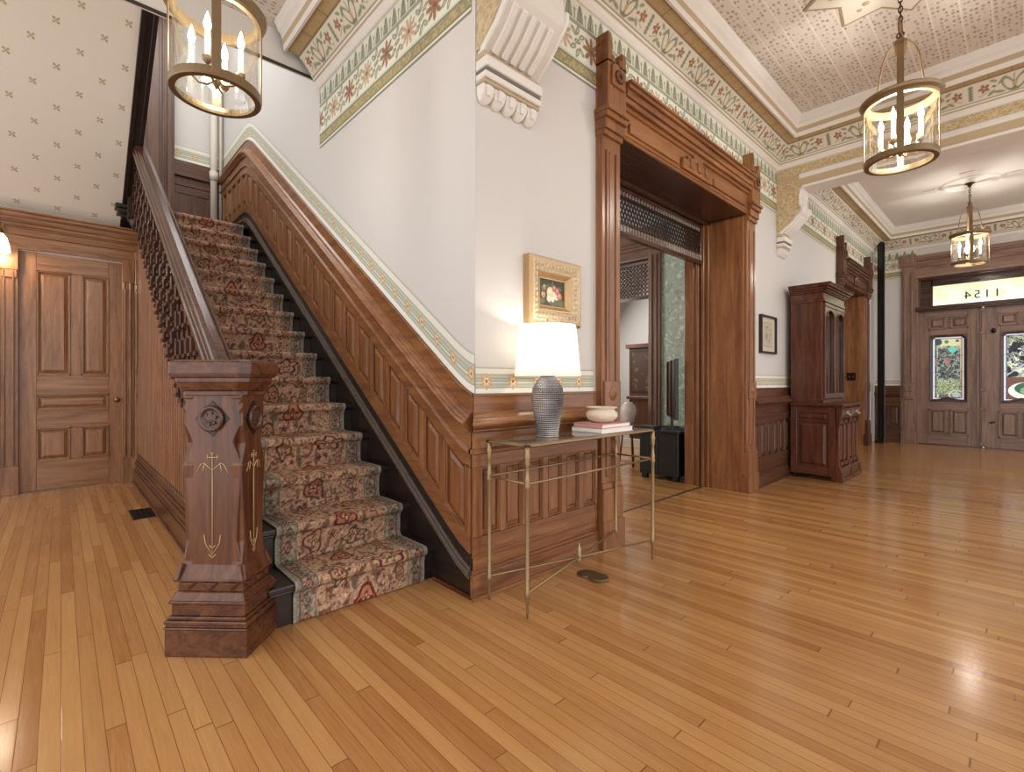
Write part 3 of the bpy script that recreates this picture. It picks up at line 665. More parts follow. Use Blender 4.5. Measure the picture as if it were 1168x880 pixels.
# balustrade: broad moulded handrail over a stepped block screen
bal = empty('stair_banister', (.585, 2.7, 1.2), 'dark moulded stair handrail over a stepped block balustrade', 'banister')
RZ = lambda y: 1.215+.673*(y-2.74)
m = MB()
sec = [(-.064, -.058), (-.066, -.03), (-.058, -.018), (-.046, -.014), (-.048, -.004), (-.060, .006), (-.056, .02), (-.042, .026), (-.036, .036), (-.02, .048), (.02, .048), (.036, .036), (.042, .026), (.056, .02), (.060, .006), (.048, -.004), (.046, -.014), (.058, -.018), (.066, -.03), (.064, -.058), (.03, -.065), (.03, -.1), (-.03, -.1), (-.03, -.065)]
ry = [2.60, 3.2, 4.0, 5.0, 6.0, 6.72]
m.loft([[(.59+a, y, RZ(y)+b*1.15) for a, b in sec] for y in ry], 0)
m.build('handrail', wood('rail', 'y'), bal, bevel=.003)
BW = wood('rail', 'z')
y = 2.78; k = 0
while y < 6.6:
    zt, zb = RZ(y)-.10, max(1.0, SL*(y-2.04)-.36)
    if zt-zb > .1:
        m = MB(); h = zt-zb
        m.box(.595, .63, y, y+.036, zb-.02, zt+.03)
        z = zb+.02+(k % 2)*.095
        while z < zt-.05:
            xo = .55 if k % 2 else .575
            m.box(xo, .655, y-.014, y+.05, z, z+.024); m.box(xo+.012, .645, y-.008, y+.044, z+.024, min(z+.12, zt)); m.box(xo+.03, .645, y-.012, y+.048, min(z+.12, zt), min(z+.14, zt))
            if k % 2 == 0: m.box(.602, .622, y+.03, y+.15, z+.03, z+.055)
            z += .19
        m.build('baluster', BW, bal, bevel=.002)
    y += .088; k += 1
m = MB(); m.box(.53, .65, 6.70, 6.82, 2.95, 4.2); m.box(.515, .665, 6.685, 6.835, 4.1, 4.14); m.box(.535, .645, 6.705, 6.815, 4.14, 4.2)
m.lathe([(.03, 0), (.055, .04), (.06, .09), (.035, .13), (.01, .2)], (.59, 6.76, 4.2), 16); m.lathe([(.01, 0), (.04, .06), (.06, .11)], (.59, 6.76, 2.84), 16)
m.build('landing_newel', wood('black', 'z'), bal, bevel=.005)

# newel post
NC = Vector((.5335, 2.4365, 0))
newel = empty('newel_post', NC, 'massive carved reddish-brown newel post with gilded lines at the stair foot', 'newel post')
e1 = Vector((.7071, -.7071, 0)); e2 = Vector((.7071, .7071, 0))
TM = Matrix(((e1.x, e2.x, 0, NC.x), (e1.y, e2.y, 0, NC.y), (0, 0, 1, 0), (0, 0, 0, 1)))
hw, hd = .176, .135
def nring(i, z, ch=0):
    a, b = hw-i, hd-i
    if not ch: return [(-a, -b, z), (a, -b, z), (a, b, z), (-a, b, z)]
    return [(-a+ch, -b, z), (a-ch, -b, z), (a, -b+ch, z), (a, b-ch, z), (a-ch, b, z), (-a+ch, b, z), (-a, b-ch, z), (-a, -b+ch, z)]
m = MB(); m.T = TM
for i, z0, z1 in ((0, 0, .115), (-.004, .115, .122), (.002, .122, .135), (-.002, .135, .15), (.008, .15, .165), (.018, .165, .215), (.010, .215, .228)): m.loft([nring(i, z0), nring(i, z1)])
m.loft([nring(.012, .228), nring(.03, .262)]); m.loft([nring(.035, .262), nring(.035, .305)]); m.loft([nring(.022, .305), nring(.022, .317)])
for face in range(4):
    for k in range(3):
        half = (hw if face % 2 == 0 else hd)-.035
        u = (k-1)*half*.66; s = half*.3
        for sg in (1,):
            P = {0: lambda u, n, z: (u, -hd+.035-n, z), 1: lambda u, n, z: (hw-.035+n, u, z), 2: lambda u, n, z: (u, hd-.035+n, z), 3: lambda u, n, z: (-hw+.035-n, u, z)}[face]
            m.loft([[P(u-s, 0, .30), P(u+s, 0, .30), P(u, 0, .262)], [P(u-s*.6, .014, .302), P(u+s*.6, .014, .302), P(u, .012, .275)]])
m.build('base', wood('newel', 'x'), newel, bevel=.004)
m = MB(); m.T = TM
m.loft([nring(.075, .31, .04), nring(.085, .42, .05), nring(.085, .86, .05), nring(.075, 1.06, .04)])
for z0, z1, i in ((.86, .885, .058), (.885, .90, .068)): m.loft([nring(i, z0, .055), nring(i, z1, .055)])
m.loft([nring(.085, .78, .05), nring(.06, .86, .05)])
m.loft([nring(.05, .315, .05), nring(.085, .43, .05)])
m.build('core', wood('newel', 'z'), newel, bevel=.003)
half_prof = [(.90, .315), (.86, .345), (.66, .47), (.70, .60), (.83, .795), (.62, .868), (.56, .89), (.62, .92), (.76, .965), (.74, 1.02), (.80, 1.04), (.74, 1.06), (.82, 1.085), (.84, 1.11)]
plates = []
for face in range(4):
    wd = hw if face % 2 == 0 else hd; dp = hd if face % 2 == 0 else hw
    ps = (wd-.042)/.85; pl = [(-p*ps, z) for p, z in half_prof]+[(p*ps, z) for p, z in reversed(half_prof)]
    fn = {0: lambda p, q, w, d=dp: (p, -d+.048-w, q), 2: lambda p, q, w, d=dp: (p, d-.048+w, q), 1: lambda p, q, w, d=dp: (d-.048+w, p, q), 3: lambda p, q, w, d=dp: (-d+.048-w, p, q)}[face]
    m = MB(); m.T = TM; m.prism(pl, fn, -.045, 0, 0)
    for dz in (-.0,):   # lower flare of the plate
        m.loft([[fn(-.9*wd, .315, .0), fn(.9*wd, .315, .0), fn(.9*wd, .315, .024), fn(-.9*wd, .315, .024)], [fn(-.80*wd, .375, -.01), fn(.80*wd, .375, -.01), fn(.78*wd, .375, .001), fn(-.78*wd, .375, .001)]])
    pt = m.build('face_plate', wood('newel', 'z'), newel, bevel=.003)
    zc = .995; s = min(.075, wd*.5)
    m = MB(); m.T = TM
    m.prism([(-s, zc), (0, zc-.078), (s, zc), (0, zc+.078)], fn, 0, .003, 0)
    ring = [(.056, .0), (.056, .012), (.044, .016), (.040, .006), (.030, .006), (.012, .014), (0.001, .014)]
    k = s/.078; N_ = 24
    m.loft([[fn(r*k*math.cos(2*PI*j/N_), zc+r*math.sin(2*PI*j/N_), w+.003) for j in range(N_)] for r, w in ring], 1, smooth=True)
    for j in range(6):
        an = j*PI/3+.3; x, y_ = .023*k*math.cos(an), .023*math.sin(an)
        m.loft([[fn(x+.011*k*math.cos(2*PI*q/8), zc+y_+.011*math.sin(2*PI*q/8), .006) for q in range(8)], [fn(x+.005*k*math.cos(2*PI*q/8), zc+y_+.005*math.sin(2*PI*q/8), .017) for q in range(8)]], 1)
    m.build('rosette', [wood('black', 'z'), wood('rail', 'z')], newel)
    m = MB(); m.T = TM; g = .0019; w = .0012
    def ln(*pts): m.tube([fn(p*wd/.176, q, w) for p, q in pts], g, 5)
    ln((0, .40), (0, .845)); ln((-.022, .83), (.022, .83)); ln((-.006, .848), (.006, .848))
    for sg in (-1, 1):
        ln((0, .775), (sg*.035, .805), (sg*.05, .80), (sg*.068, .765)); ln((sg*.035, .80), (sg*.04, .77)); ln((0, .415), (sg*.03, .46), (sg*.036, .50)); ln((0, .40), (sg*.015, .417)); ln((0, .44), (sg*.012, .455))
        ln((sg*.022, .85-.03), (sg*.022, .84))
    m.build('gilded_lines', plain('gilding', '#c2a576', .45, .2), newel)
m = MB(); m.T = TM
for i, z0, z1 in ((.034, 1.095, 1.115), (.028, 1.115, 1.14), (.018, 1.14, 1.15), (.012, 1.15, 1.172), (.004, 1.172, 1.18), (-.006, 1.185, 1.237)): m.loft([nring(i, z0, .03), nring(i, z1, .03)])
m.loft([nring(.028, 1.115, .03), nring(.014, 1.15, .03)]); m.loft([nring(.0, 1.178, .03), nring(.0, 1.19, .03)]); m.loft([nring(-.006, 1.237, .03), nring(.012, 1.247, .03)])
m.build('cap', wood('newel', 'x'), newel, bevel=.003)

# stair runner
pts = [(Y1-.013, 0.004)]
for n in range(1, NS+1):
    yr = Y1+RUN*(n-1); z = RISE*n; yn = yr-.032
    pts += [(yr-.013, z-.075), (yr-.02, z-.05), (yn-.010, z-.03), (yn-.014, z-.014), (yn-.009, z+.003), (yn+.004, z+.011), (yr+.03, z+.011)]
    if n < NS: pts += [(yr+RUN-.04, z+.011), (yr+RUN-.018, z+.016), (yr+RUN-.013, z+.035)]
    else: pts += [(yr+.5, z+.011)]
pts = np.array(pts); seg = np.concatenate([[0], np.cumsum(np.hypot(*np.diff(pts, axis=0).T))]); RL = seg[-1]
RX0, RX1 = .805, 1.535; RW = RX1-RX0
def c_runner(S, T):         # S across, T along
    p = Paint(T, S, '#b08c76', .005)          # p.S runs along, p.T across
    wx = (vnoise(T, S, 14, 81)-.5)*.022+(vnoise(T, S, 40, 82)-.5)*.010; wy = (vnoise(T, S, 14, 83)-.5)*.022+(vnoise(T, S, 40, 84)-.5)*.010
    A, Cc = T+wx, S+wy
    n1 = vnoise(A, Cc, 30, 11); n2 = vnoise(A, Cc, 75, 12); n3 = vnoise(A, Cc, 7, 13); n4 = vnoise(A, Cc, 48, 14)
    p.put((.5-n3)*.06, '#b5846c', .8); p.put((.40-n3)*.06, '#b0776a', .7); p.put((n1-.40)*.05, '#9c8069', .7); p.put((.62-n4)*.04, '#bd9a83', .6)
    p.put(np.abs(n1-.5)*.05-.0035, '#74504a', .6); p.put(np.abs(n4-.45)*.03-.002, '#7b6f60', .5); p.put(np.abs(n2-.5)*.02-.003, '#cdbca4', .75); p.put((n2-.27)*.02, '#5b4a42', .6); p.put((.77-n2)*.02, '#d8c9b2', .6)
    xc = Cc-RW/2
    Pm = .71
    def off(o): return ((A-o+Pm/2) % Pm)-Pm/2
    def blob(ax, cx, a, b, col, ring=None, wob=.12, k=3, ph=0., op=.92):
        x = ax; y = xc-cx; r = np.hypot(x/a, y/b); th = np.arctan2(y/b, x/a)+ph; d = (r-(1-wob+wob*np.cos(k*th)))*min(a, b)
        if ring: d = np.abs(d)-ring
        p.put(d, col, op)
    mot = ((0, 0, 1.0, '#6a2f30', '#b9906f', '#7f3a37'), (.20, -.15, .8, '#4f4038', '#b3a083', '#8a4a3e'), (.22, .13, .95, '#5f2a2c', '#c6ac90', '#7d6a58'), (.40, -.06, .9, '#57413a', '#a9886a', '#7d3836'), (.42, .17, .6, '#6b3a36', '#b7a487', '#59473c'), (.56, .07, .75, '#4a4540', '#bda48a', '#7c3c3a'), (.58, -.17, .8, '#6a3232', '#c0a488', '#6e5c4e'), (.10, .2, .5, '#5a473f', '#b49a7c', '#8a4a44'), (.31, .03, .5, '#6a3a38', '#c2ae94', '#4f473f'), (.49, -.2, .45, '#54433b', '#ae957a', '#7f413c'))
    for i, (o, cx, s, c1, c2, c3) in enumerate(mot):
        s *= 1.22
        ax = off(o); k = 3+i % 3; ph = i*1.3; e = 1+.35*math.sin(i*2.1)
        blob(ax, cx, .075*s*e, .062*s/e, c1, None, .16, k, ph); blob(ax, cx, .062*s*e, .05*s/e, c2, None, .18, k, ph); blob(ax, cx, .042*s*e, .034*s/e, c3, None, .28, k+1, ph); blob(ax, cx, .024*s, .018*s, '#d2bfa4', None, .3, 4, ph); blob(ax, cx, .01*s, .01*s, '#4a3a34', None, .2, 3)
        for sg in (-1, 1):
            blob(off(o+.095*s), cx+sg*.045*s, .035*s, .014*s, '#766a5c', None, .12, 3, sg); blob(off(o-.09*s), cx+sg*.05*s, .018*s, .016*s, '#73383a', None, .3, 5)
            blob(off(o-.02*s), cx+sg*.09*s, .03*s, .013*s, '#84704f', None, .2, 2); blob(off(o+.05*s), cx+sg*.085*s, .012*s, .012*s, '#dccbb0', None, .3, 4)
    # borders
    C0 = S+wy*.35; bd = np.minimum(C0, RW-C0)
    p.put(bd-.112, '#6d5a50'); p.put(np.abs(bd-.112)-.003, '#c0ae96'); p.put(bd-.104, '#9d9a8a'); p.put(np.maximum(bd-.104, (n1-.45)*.05), '#878a7e', .8)
    p.put(np.maximum(np.abs(n2-.5)*.03-.004, bd-.104), '#6a5d55', .7); p.put(np.maximum(np.abs(n4-.5)*.03-.003, bd-.104), '#b9b3a2', .7)
    Pb = .19
    for o, col in ((0, '#7d3a3a'), (.095, '#5a4a48')):
        ax = ((A-o+Pb/2) % Pb)-Pb/2
        for c0 in (.062, RW-.062):
            y = C0-c0; r = np.hypot(ax/.036, y/.024); th = np.arctan2(y, ax); p.put((r-(.8+.2*np.cos(4*th)))*.024, col, .9); p.put((r-.5)*.024, '#bba88c', .9); p.put((r-.25)*.024, col, .9)
    vin = np.sin(A*2*PI/Pb)*.018
    for c0, sg in ((.062, 1), (RW-.062, -1)): p.put(np.abs(C0-c0-vin)-.0028, '#5f645a')
    p.put(np.abs(bd-.03)-.004, '#6f5048'); bs = np.minimum(S, RW-S); p.put(bs-.02, '#8b908b'); p.put(bs-.009, '#a0a39c')
    g = rng.normal(0, .085, S.shape)[..., None]; return np.clip(p.c*(1+g)*np.array([1.035, .985, .955]), 0, 1)**1.1*(.85+.14*vnoise(A, Cc, 3, 21)[..., None])
def P_runner(S, T):
    y = np.interp(T, seg, pts[:, 0]); z = np.interp(T, seg, pts[:, 1]); return np.stack([RX0+S+0*y, y, z], -1)
run = grid('stair_runner', P_runner, 0, RW, 0, RL, .005, c_runner, painted('runner_pile', .95, .5, spec=.1), None, (1.17, Y1, 0))
tag(run, 'patterned red and beige runner carpet laid down the dark stairs', 'carpet')
md = run.modifiers.new('pile', 'SOLIDIFY'); md.thickness = .007; md.offset = -1

# landing: boarded post, pipe, wainscot
m = MB()
fr = FY(YL)
m.fbox(fr, 1.05, XS, 2.955, 4.05, 0, .012); m.fbox(fr, 1.05, XS, 3.86, 4.05, .012, .03, 1); m.fbox(fr, 1.05, XS, 3.84, 3.88, .012, .055, 1); m.fbox(fr, 1.05, XS, 3.72, 3.76, .012, .035, 1)
m.fbox(fr, 1.05, XS, 3.62, 3.72, .012, .024, 1); m.fbox(fr, 1.05, XS, 2.955, 3.15, .012, .03, 1)
for u in (1.05, 1.26, 1.46): m.fbox(fr, u, u+.06, 3.15, 3.62, .012, .024, 0)
struct(m.build('trim_wainscot', [wood('walnut', 'z'), wood('walnut', 'x')], bevel=.003), 'brown panelled wainscot at the head of the stairs', 'wainscot')
def pfl(S, T): return np.stack([S, np.full_like(S, YL-.004), T+4.05], -1)
struct(grid('trim_border', pfl, 1.05, XS, 0, .2, .006, c_dado(.2), BORD), 'painted border over the wainscot at the head of the stairs', 'painted border')
m = MB()
m.box(.74, 1.06, YL-.10, YL, 2.955, 6.1); m.box(.78, .90, YL-.125, YL-.1, 2.955, 6.05); m.box(.93, .95, YL-.13, YL-.1, 2.955, 6.05); m.box(.98, 1.03, YL-.118, YL-.1, 2.955, 6.05); m.box(.66, .74, YL-.06, YL, 2.955, 6.1); m.box(.60, 1.08, YL-.14, YL, 6.1, 6.2)
struct(m.build('trim_landing_post', wood('walnut', 'z'), bevel=.004), 'tall dark boarded door casing at the head of the stairs', 'door casing')
hp = empty('heating_pipe', (1.50, YL-.08, 2.955), 'cream painted pipe standing in the corner at the head of the stairs', 'pipe')
PIPE = plain('pipe_paint', '#c9c2b6', .45)
m = MB(); m.tube([(1.50, YL-.08, 2.955), (1.50, YL-.08, 5.6)], .042, 16); m.build('pipe', PIPE, hp)
m = MB(); m.tube([(1.50, YL-.08, 3.86), (1.50, YL-.08, 3.98)], .053, 16); m.build('collar', PIPE, hp)
m = MB(); m.tube([(1.585, YL-.05, 2.955), (1.585, YL-.05, 5.6)], .02, 10); m.build('thin_pipe', PIPE, hp)

# upper flight: papered soffit and dark string
SZ = lambda y: 2.94+.66*(7.1-y)
def pso(S, T):
    y = YD-.003-T; z = 2.94+.66*T; return np.stack([S-1.3, y+0*S, z+0*S], -1)
struct(grid('ceiling_soffit', pso, 0, 1.803, 0, 4.2, .0065, c_stars, painted('star_paper', .7)), 'cream star-papered sloping soffit under the upper flight', 'ceiling')
uf = empty('upper_stair_flight', (.57, 7.0, 3.0), 'dark string of the upper flight climbing along the papered soffit', 'staircase')
m = MB()
yy = [7.1, 6.5, 6.0, 5.0, 4.4, 3.4]
m.loft([[(.505, y, SZ(y)-.02), (.60, y, SZ(y)-.02), (.60, y, SZ(y)+.35), (.505, y, SZ(y)+.35)] for y in yy])
m.loft([[(.49, y, SZ(y)-.035), (.53, y, SZ(y)-.035), (.53, y, SZ(y)+.02), (.49, y, SZ(y)+.02)] for y in yy]); m.loft([[(.575, y, SZ(y)-.035), (.61, y, SZ(y)-.035), (.61, y, SZ(y)+.02), (.575, y, SZ(y)+.02)] for y in yy])
m.build('string', wood('black', 'y'), uf, bevel=.004)
m = MB(); m.box(.43, .70, 6.72, 7.08, 3.06, 3.10); m.box(.45, .68, 6.75, 7.08, 3.02, 3.06); m.box(.49, .645, 6.86, 7.08, 2.985, 3.03)
m.build('ledge', wood('black', 'x'), uf, bevel=.004)

# ------------------------------------------------------------------ panelled door beside the stairs
d1 = empty('door_1', (.095, YD, 0), 'closed brown five-panel door left of the stairs', 'door', kind='structure')
fr = FY(YD+.03); DV, DH = wood('door', 'z'), wood('door', 'x')
dx0, dx1 = -.325, .515
pan = [(-.19, .075, 1.23, 2.33), (.165, .395, 1.23, 2.33), (-.19, .395, .86, 1.02), (-.19, .075, .32, .66), (.165, .395, .32, .66)]
m = MB(); m.fbox(fr, dx0, dx1, .012, 2.52, -.03, -.01)
m.fbox(fr, dx0, -.19, .012, 2.52, -.01, .012); m.fbox(fr, .395, dx1, .012, 2.52, -.01, .012); m.fbox(fr, .075, .165, 1.23, 2.33, -.01, .010, 0); m.fbox(fr, .075, .165, .32, .66, -.01, .010, 0)
for a, b in ((.012, .32), (.66, .86), (1.02, 1.23), (2.33, 2.52)): m.fbox(fr, -.19, .395, a, b, -.01, .012, 1)
m.build('leaf', [DV, DH], d1, bevel=.003)
for a, b, c, e in pan:
    m = MB(); i = .014
    hz = 1 if e-c < .2 else 0
    m.fbox(fr, a, b, c, c+i, -.01, .016, 1); m.fbox(fr, a, b, e-i, e, -.01, .016, 1); m.fbox(fr, a, a+i, c, e, -.01, .016); m.fbox(fr, b-i, b, c, e, -.01, .016)
    m.fbox(fr, a-.005, b+.005, e, e+.022, .012, .026, 1); m.fbox(fr, a-.005, b+.005, c-.014, c, .012, .02, 1)
    m.frustum(fr, a+.02, b-.02, c+.02, e-.02, -.01, .008, .034, hz); m.build('panel', [DV, DH], d1, bevel=.0025)
m = MB(); m.lathe([(.024, 0), (.024, .006), (.01, .01), (.01, .035), (.026, .045), (.03, .06), (.024, .074), (.008, .08)], n=20)
m.v = [(.462+x, YD+.018-z, .955+y) for x, y, z in m.v]; m.build('door_knob', plain('aged_brass', '#8a6a3c', .3, .9), d1)
m = MB(); m.box(dx0-.01, dx1+.01, YD-.01, YD+.06, 0, .01); m.build('sill', wood('door', 'x'), d1)
# casing of that door
m = MB(); fr = FY(YD)
for a, b in ((-.45, -.320), (.510, .62)):
    m.fbox(fr, a, b, 0, 2.42, 0, .03); m.fbox(fr, a+.02, a+.035, .3, 2.3, .03, .045); m.fbox(fr, b-.045, b-.03, .3, 2.3, .03, .05); m.fbox(fr, a-.005, b+.005, 0, .28, .0, .045)
    m.fbox(fr, a, b, 2.3, 2.56, .03, .05); m.prism([(a+.01, 2.22), (b-.01, 2.22), (b-.01, 2.3), (a+.01, 2.3)], lambda p, q, w: fr(p, q, w), 0, .045)
m.fbox(fr, -.62, .66, 2.53, 2.66, 0, .04, 1); m.fbox(fr, -.62, .66, 2.66, 2.74, 0, .035, 1)
for a, b, q in ((2.66, 2.672, .055), (2.735, 2.75, .06), (2.75, 2.785, .075), (2.785, 2.80, .09), (2.80, 2.84, .085), (2.84, 2.85, .10), (2.85, 2.885, .11), (2.885, 2.905, .135)): m.fbox(fr, -.62, .69, a, b, 0, q, 1)
m.prism([(-.15, 2.54), (-.10, 2.57), (.29, 2.57), (.34, 2.54), (.36, 2.53), (-.17, 2.53)], lambda p, q, w: fr(p, q, w), .03, .056, 1)
m.prism([(-.33, 2.55), (-.20, 2.55), (-.17, 2.535), (-.17, 2.52), (-.33, 2.52)], lambda p, q, w: fr(p, q, w), .03, .05, 1); m.prism([(.52, 2.55), (.40, 2.55), (.36, 2.535), (.36, 2.52), (.52, 2.52)], lambda p, q, w: fr(p, q, w), .03, .05, 1)
# corner pilaster by the stair side and one left of the frame
for a, b in ((.622, .70), (-.62, -.465)):
    m.fbox(fr, a, b, 0, 2.66, 0, .06); m.fbox(fr, a+.015, b-.015, .12, .55, .06, .085); m.fbox(fr, a+.01, b-.01, .58, .62, .06, .08); m.fbox(fr, a, b, 1.0, 1.26, .06, .085); m.fbox(fr, a+.012, b-.012, 1.03, 1.10, .085, .10); m.fbox(fr, a+.012, b-.012, 1.13, 1.23, .085, .105)
    m.fbox(fr, a, b, 2.28, 2.56, .06, .09); m.fbox(fr, a+.01, b-.01, 2.22, 2.28, .06, .075)
    for k in range(3): m.fbox(fr, a+.012+k*.02, a+.024+k*.02, 1.3, 2.2, .06, .07)
    for k in range(4): m.fbox(fr, a+.01, b-.01, .15+k*.09, .20+k*.09, .085, .097)
struct(m.build('trim_door_casing', [wood('door', 'z'), wood('door', 'x')], bevel=.004), 'carved casing and cornice around the panelled door left of the stairs', 'door casing')
m = MB(); m.box(-3.5, -.62, YD-.05, YD, 0, 2.9); struct(m.build('wall_panelling', wood('door', 'z')), 'brown boarded wall left of the panelled door', 'wall')

# wall sconce at the left edge
sc_ = empty('wall_sconce', (-.455, YD-.06, 2.55), 'small brass wall sconce with white glass shade left of the panelled door', 'wall lamp')
m = MB(); m.tube([(-.455, YD-.05, 2.72), (-.455, YD-.10, 2.76), (-.455, YD-.18, 2.74), (-.455, YD-.20, 2.66)], .012, 8); m.box(-.49, -.42, YD-.07, YD-.05, 2.66, 2.80); m.lathe([(.02, 0), (.045, .03), (.03, .07)], (-.455, YD-.20, 2.60), 14); m.build('arm', plain('aged_brass', '#8a6a3c', .3, .9), sc_)
m = MB(); m.lathe([(.04, 2.62), (.065, 2.58), (.085, 2.50), (.09, 2.44), (.086, 2.44), (.08, 2.5), (.06, 2.57), (.036, 2.61)], (-.455, YD-.20, 0), 20); m.build('lamp_shade', plain('sconce_glass', '#fff4e6', .4, emit='#fff0dd', estr=2.2), sc_)
point('sconce_bulb', (-.455, YD-.20, 2.42), 5)

# ------------------------------------------------------------------ front doors and transom
FV, FH = wood('front', 'z'), wood('front', 'y')
def c_glass(kind):
    def f(S, T):        # S across 0..w (image left to right), T up 0..h ; metres
        w, h = .50, 1.21
        p = Paint(S, T, '#c9d3b8', .006)
        x, y = S/w, T/h
        n = vnoise(S, T, 26, 31+kind); n2 = vnoise(S, T, 60, 33+kind); n3 = vnoise(S, T, 12, 35+kind)
        if kind == 0:
            p.put((.80-y)*.4, '#c5c9a0'); p.put(np.maximum(y-.86+.1*n3, .22-x)*.3, '#59605c')
            p.put(np.maximum(np.maximum(y-.84+.1*n, .33-y), np.maximum(.2-x, x-.8))*.3, '#4f5a55')
            p.put(np.maximum((.52-n)*.1, np.maximum(y-.84, .3-y)), '#8f9690', .9); p.put(np.maximum((n2-.36)*.06, np.maximum(y-.8, .35-y)), '#22282c', .9)
            p.put(np.maximum((n3-.3)*.1, np.maximum(y-.7, .55-y)), '#a06a68', .8)
            p.put((x-.17)*.5, '#7b7f77'); p.put(np.maximum((x-.17)*.5, (n-.5)*.1), '#474d4a')
            p.put((.83-x)*.5, '#c9b27c'); p.put(np.maximum((.83-x)*.5, (y-.5)*.5), '#b58b63')
            p.put(np.maximum(np.maximum(y-.33, .1-y)*.5, np.maximum(.18-x, x-.82)*.5), '#a9b48e'); p.put(np.maximum(np.abs(n2-.5)*.06-.01, np.maximum(y-.33, .1-y)), '#5e6b55')
            p.put((np.hypot((x-.62)*.5, (y-.78)*1.21)-.055), '#5fc0ad'); p.put(np.hypot((x-.45)*.5, (y-.9)*1.21)-.03, '#4f7a4a'); p.put(np.hypot((x-.75)*.5, (y-.91)*1.21)-.025, '#8a4038'); p.put(np.hypot((x-.2)*.5, (y-.9)*1.21)-.06, '#3e4a44')
            p.put(np.abs(np.hypot((x-.72)*.5, (y-.1)*1.6)-.1)-.012, '#c3bdb0'); p.put(np.hypot((x-.72)*.5, (y-.1)*1.6)-.06, '#9db0ae')
        else:
            p.put((.95-y)*.4, '#5f6470'); p.put((n-.5)*.1, '#8a8e98', .9); p.put((n3-.42)*.1, '#25262c'); p.put(np.maximum((n2-.4)*.06, .5-y), '#15171b')
            p.put(np.maximum((.6-n2)*.05, np.abs(y-.9)-.06), '#6f7b50', .8)
            p.put((x-.15)*.5, '#8d8d8b'); p.put(np.maximum((x-.15)*.5, (y-.32)*.5), '#6b5750')
            p.put((y-.36)*.5, '#6b4a40'); p.put(np.hypot((x-.62)*.42, (y-.17)*1.6)-.19, '#e3e3d8'); p.put(np.hypot((x-.68)*.42, (y-.20)*1.7)-.15, '#35604c'); p.put(np.hypot((x-.72)*.42, (y-.17)*1.9)-.11, '#86a878'); p.put(np.hypot((x-.75)*.42, (y-.15)*2.1)-.07, '#2c4a3b')
            p.put(np.abs((y-.55)-.35*(x-.6))*.6-.006, '#b9bdc0')
        p.put(np.minimum(np.minimum(x*w, (1-x)*w), np.minimum(y*h, (1-y)*h))-.062, '#cdd8ea'); p.put(np.abs(np.minimum(np.minimum(x*w, (1-x)*w), np.minimum(y*h, (1-y)*h))-.062)-.005, '#2a2a2a')
        for k in (.2, .42, .66): p.put(np.maximum(np.abs(y-k-.03*np.sin(x*9))*1.2-.003, 0*x), '#2a2a28', .7)
        return p.c
    return f
def front_leaf(name, y0, y1, kind, label, hinge_hi):
    # y1 > y0 ; seen from inside, image-left is larger y
    root = empty(name, (XF, (y0+y1)/2, 0), label, 'door', kind='structure'); fr = FX(XF+.06)
    ga, gb = y0+.195, y1-.20; gz0, gz1 = .80, 2.02
    m = MB(); P = (ga, gb)
    m.fbox(fr, y0, ga, .01, 2.47, -.05, .0); m.fbox(fr, gb, y1, .01, 2.47, -.05, 0)
    for a, b in ((.01, gz0), (gz1, 2.47)): m.fbox(fr, ga, gb, a, b, -.05, 0, 1)
    for a in (y0+.05, y1-.06): m.fbox(fr, a-.03, a+.03, .12, 2.40, 0, .012)
    m.build('leaf', [FV, FH], root, bevel=.003)
    c = (ga+gb)/2
    m = MB(); q = .042
    out = [(ga, gz0), (ga, gz1-.07), (ga+.07, gz1), (gb-.07, gz1), (gb, gz1-.07), (gb, gz0), (gb-.12, gz0+.005), (c, gz0+.05), (ga+.12, gz0+.005)]
    inn = [(ga+q, gz0+q), (ga+q, gz1-.08), (ga+.08, gz1-q), (gb-.08, gz1-q), (gb-q, gz1-.08), (gb-q, gz0+q), (gb-.12, gz0+q+.008), (c, gz0+q+.05), (ga+.12, gz0+q+.008)]
    n = len(out)
    for i in range(n):
        j = (i+1) % n
        m.loft([[fr(*out[i], -.02), fr(*out[j], -.02), fr(*inn[j], -.02), fr(*inn[i], -.02)], [fr(*out[i], .02), fr(*out[j], .02), fr(*inn[j], .012), fr(*inn[i], .012)]])
    m.prism([(ga, gz1-.07), (ga, gz1), (ga+.07, gz1)], fr, -.03, .006); m.prism([(gb, gz1-.07), (gb, gz1), (gb-.07, gz1)], fr, -.03, .006)
    m.prism([(ga, gz0), (ga+.12, gz0+.005), (c, gz0+.05), (gb-.12, gz0+.005), (gb, gz0)], fr, -.03, .004)
    m.build('glazing_frame', wood('rail', 'z'), root, bevel=.002)
    W_ = gb-ga-.02
    def pg(S, T): return np.stack([np.full_like(S, XF+.085), gb-.01-S*W_/.5, gz0+.005+T], -1)
    grid('stained_glass', pg, 0, .5, 0, 1.21, .006, c_glass(kind), painted('stained_glass', .25, emit=.55), root)
    for a, b, e, f in ((ga-.02, c-.025, .20, .66), (c+.025, gb+.02, .20, .66), (ga-.02, c-.03, 2.13, 2.35), (c+.03, gb+.02, 2.13, 2.35)):
        m = MB(); i = .02
        m.fbox(fr, a, b, e, e+i, 0, .03, 1); m.fbox(fr, a, b, f-i, f, 0, .03, 1); m.fbox(fr, a, a+i, e, f, 0, .03); m.fbox(fr, b-i, b, e, f, 0, .03)
        m.frustum(fr, a+i+.012, b-i-.012, e+i+.012, f-i-.012, -.01, .024, .03, 0); m.build('panel', [FV, FH], root, bevel=.002)
    for z in (.3, 1.25, 2.2):
        if hinge_hi: m = MB(); m.tube([fr(y1+.004, z-.07, .012), fr(y1+.004, z+.07, .012)], .012, 8); m.build('hinge', plain('dark_iron', '#2a2522', .5, .6), root)
    return root
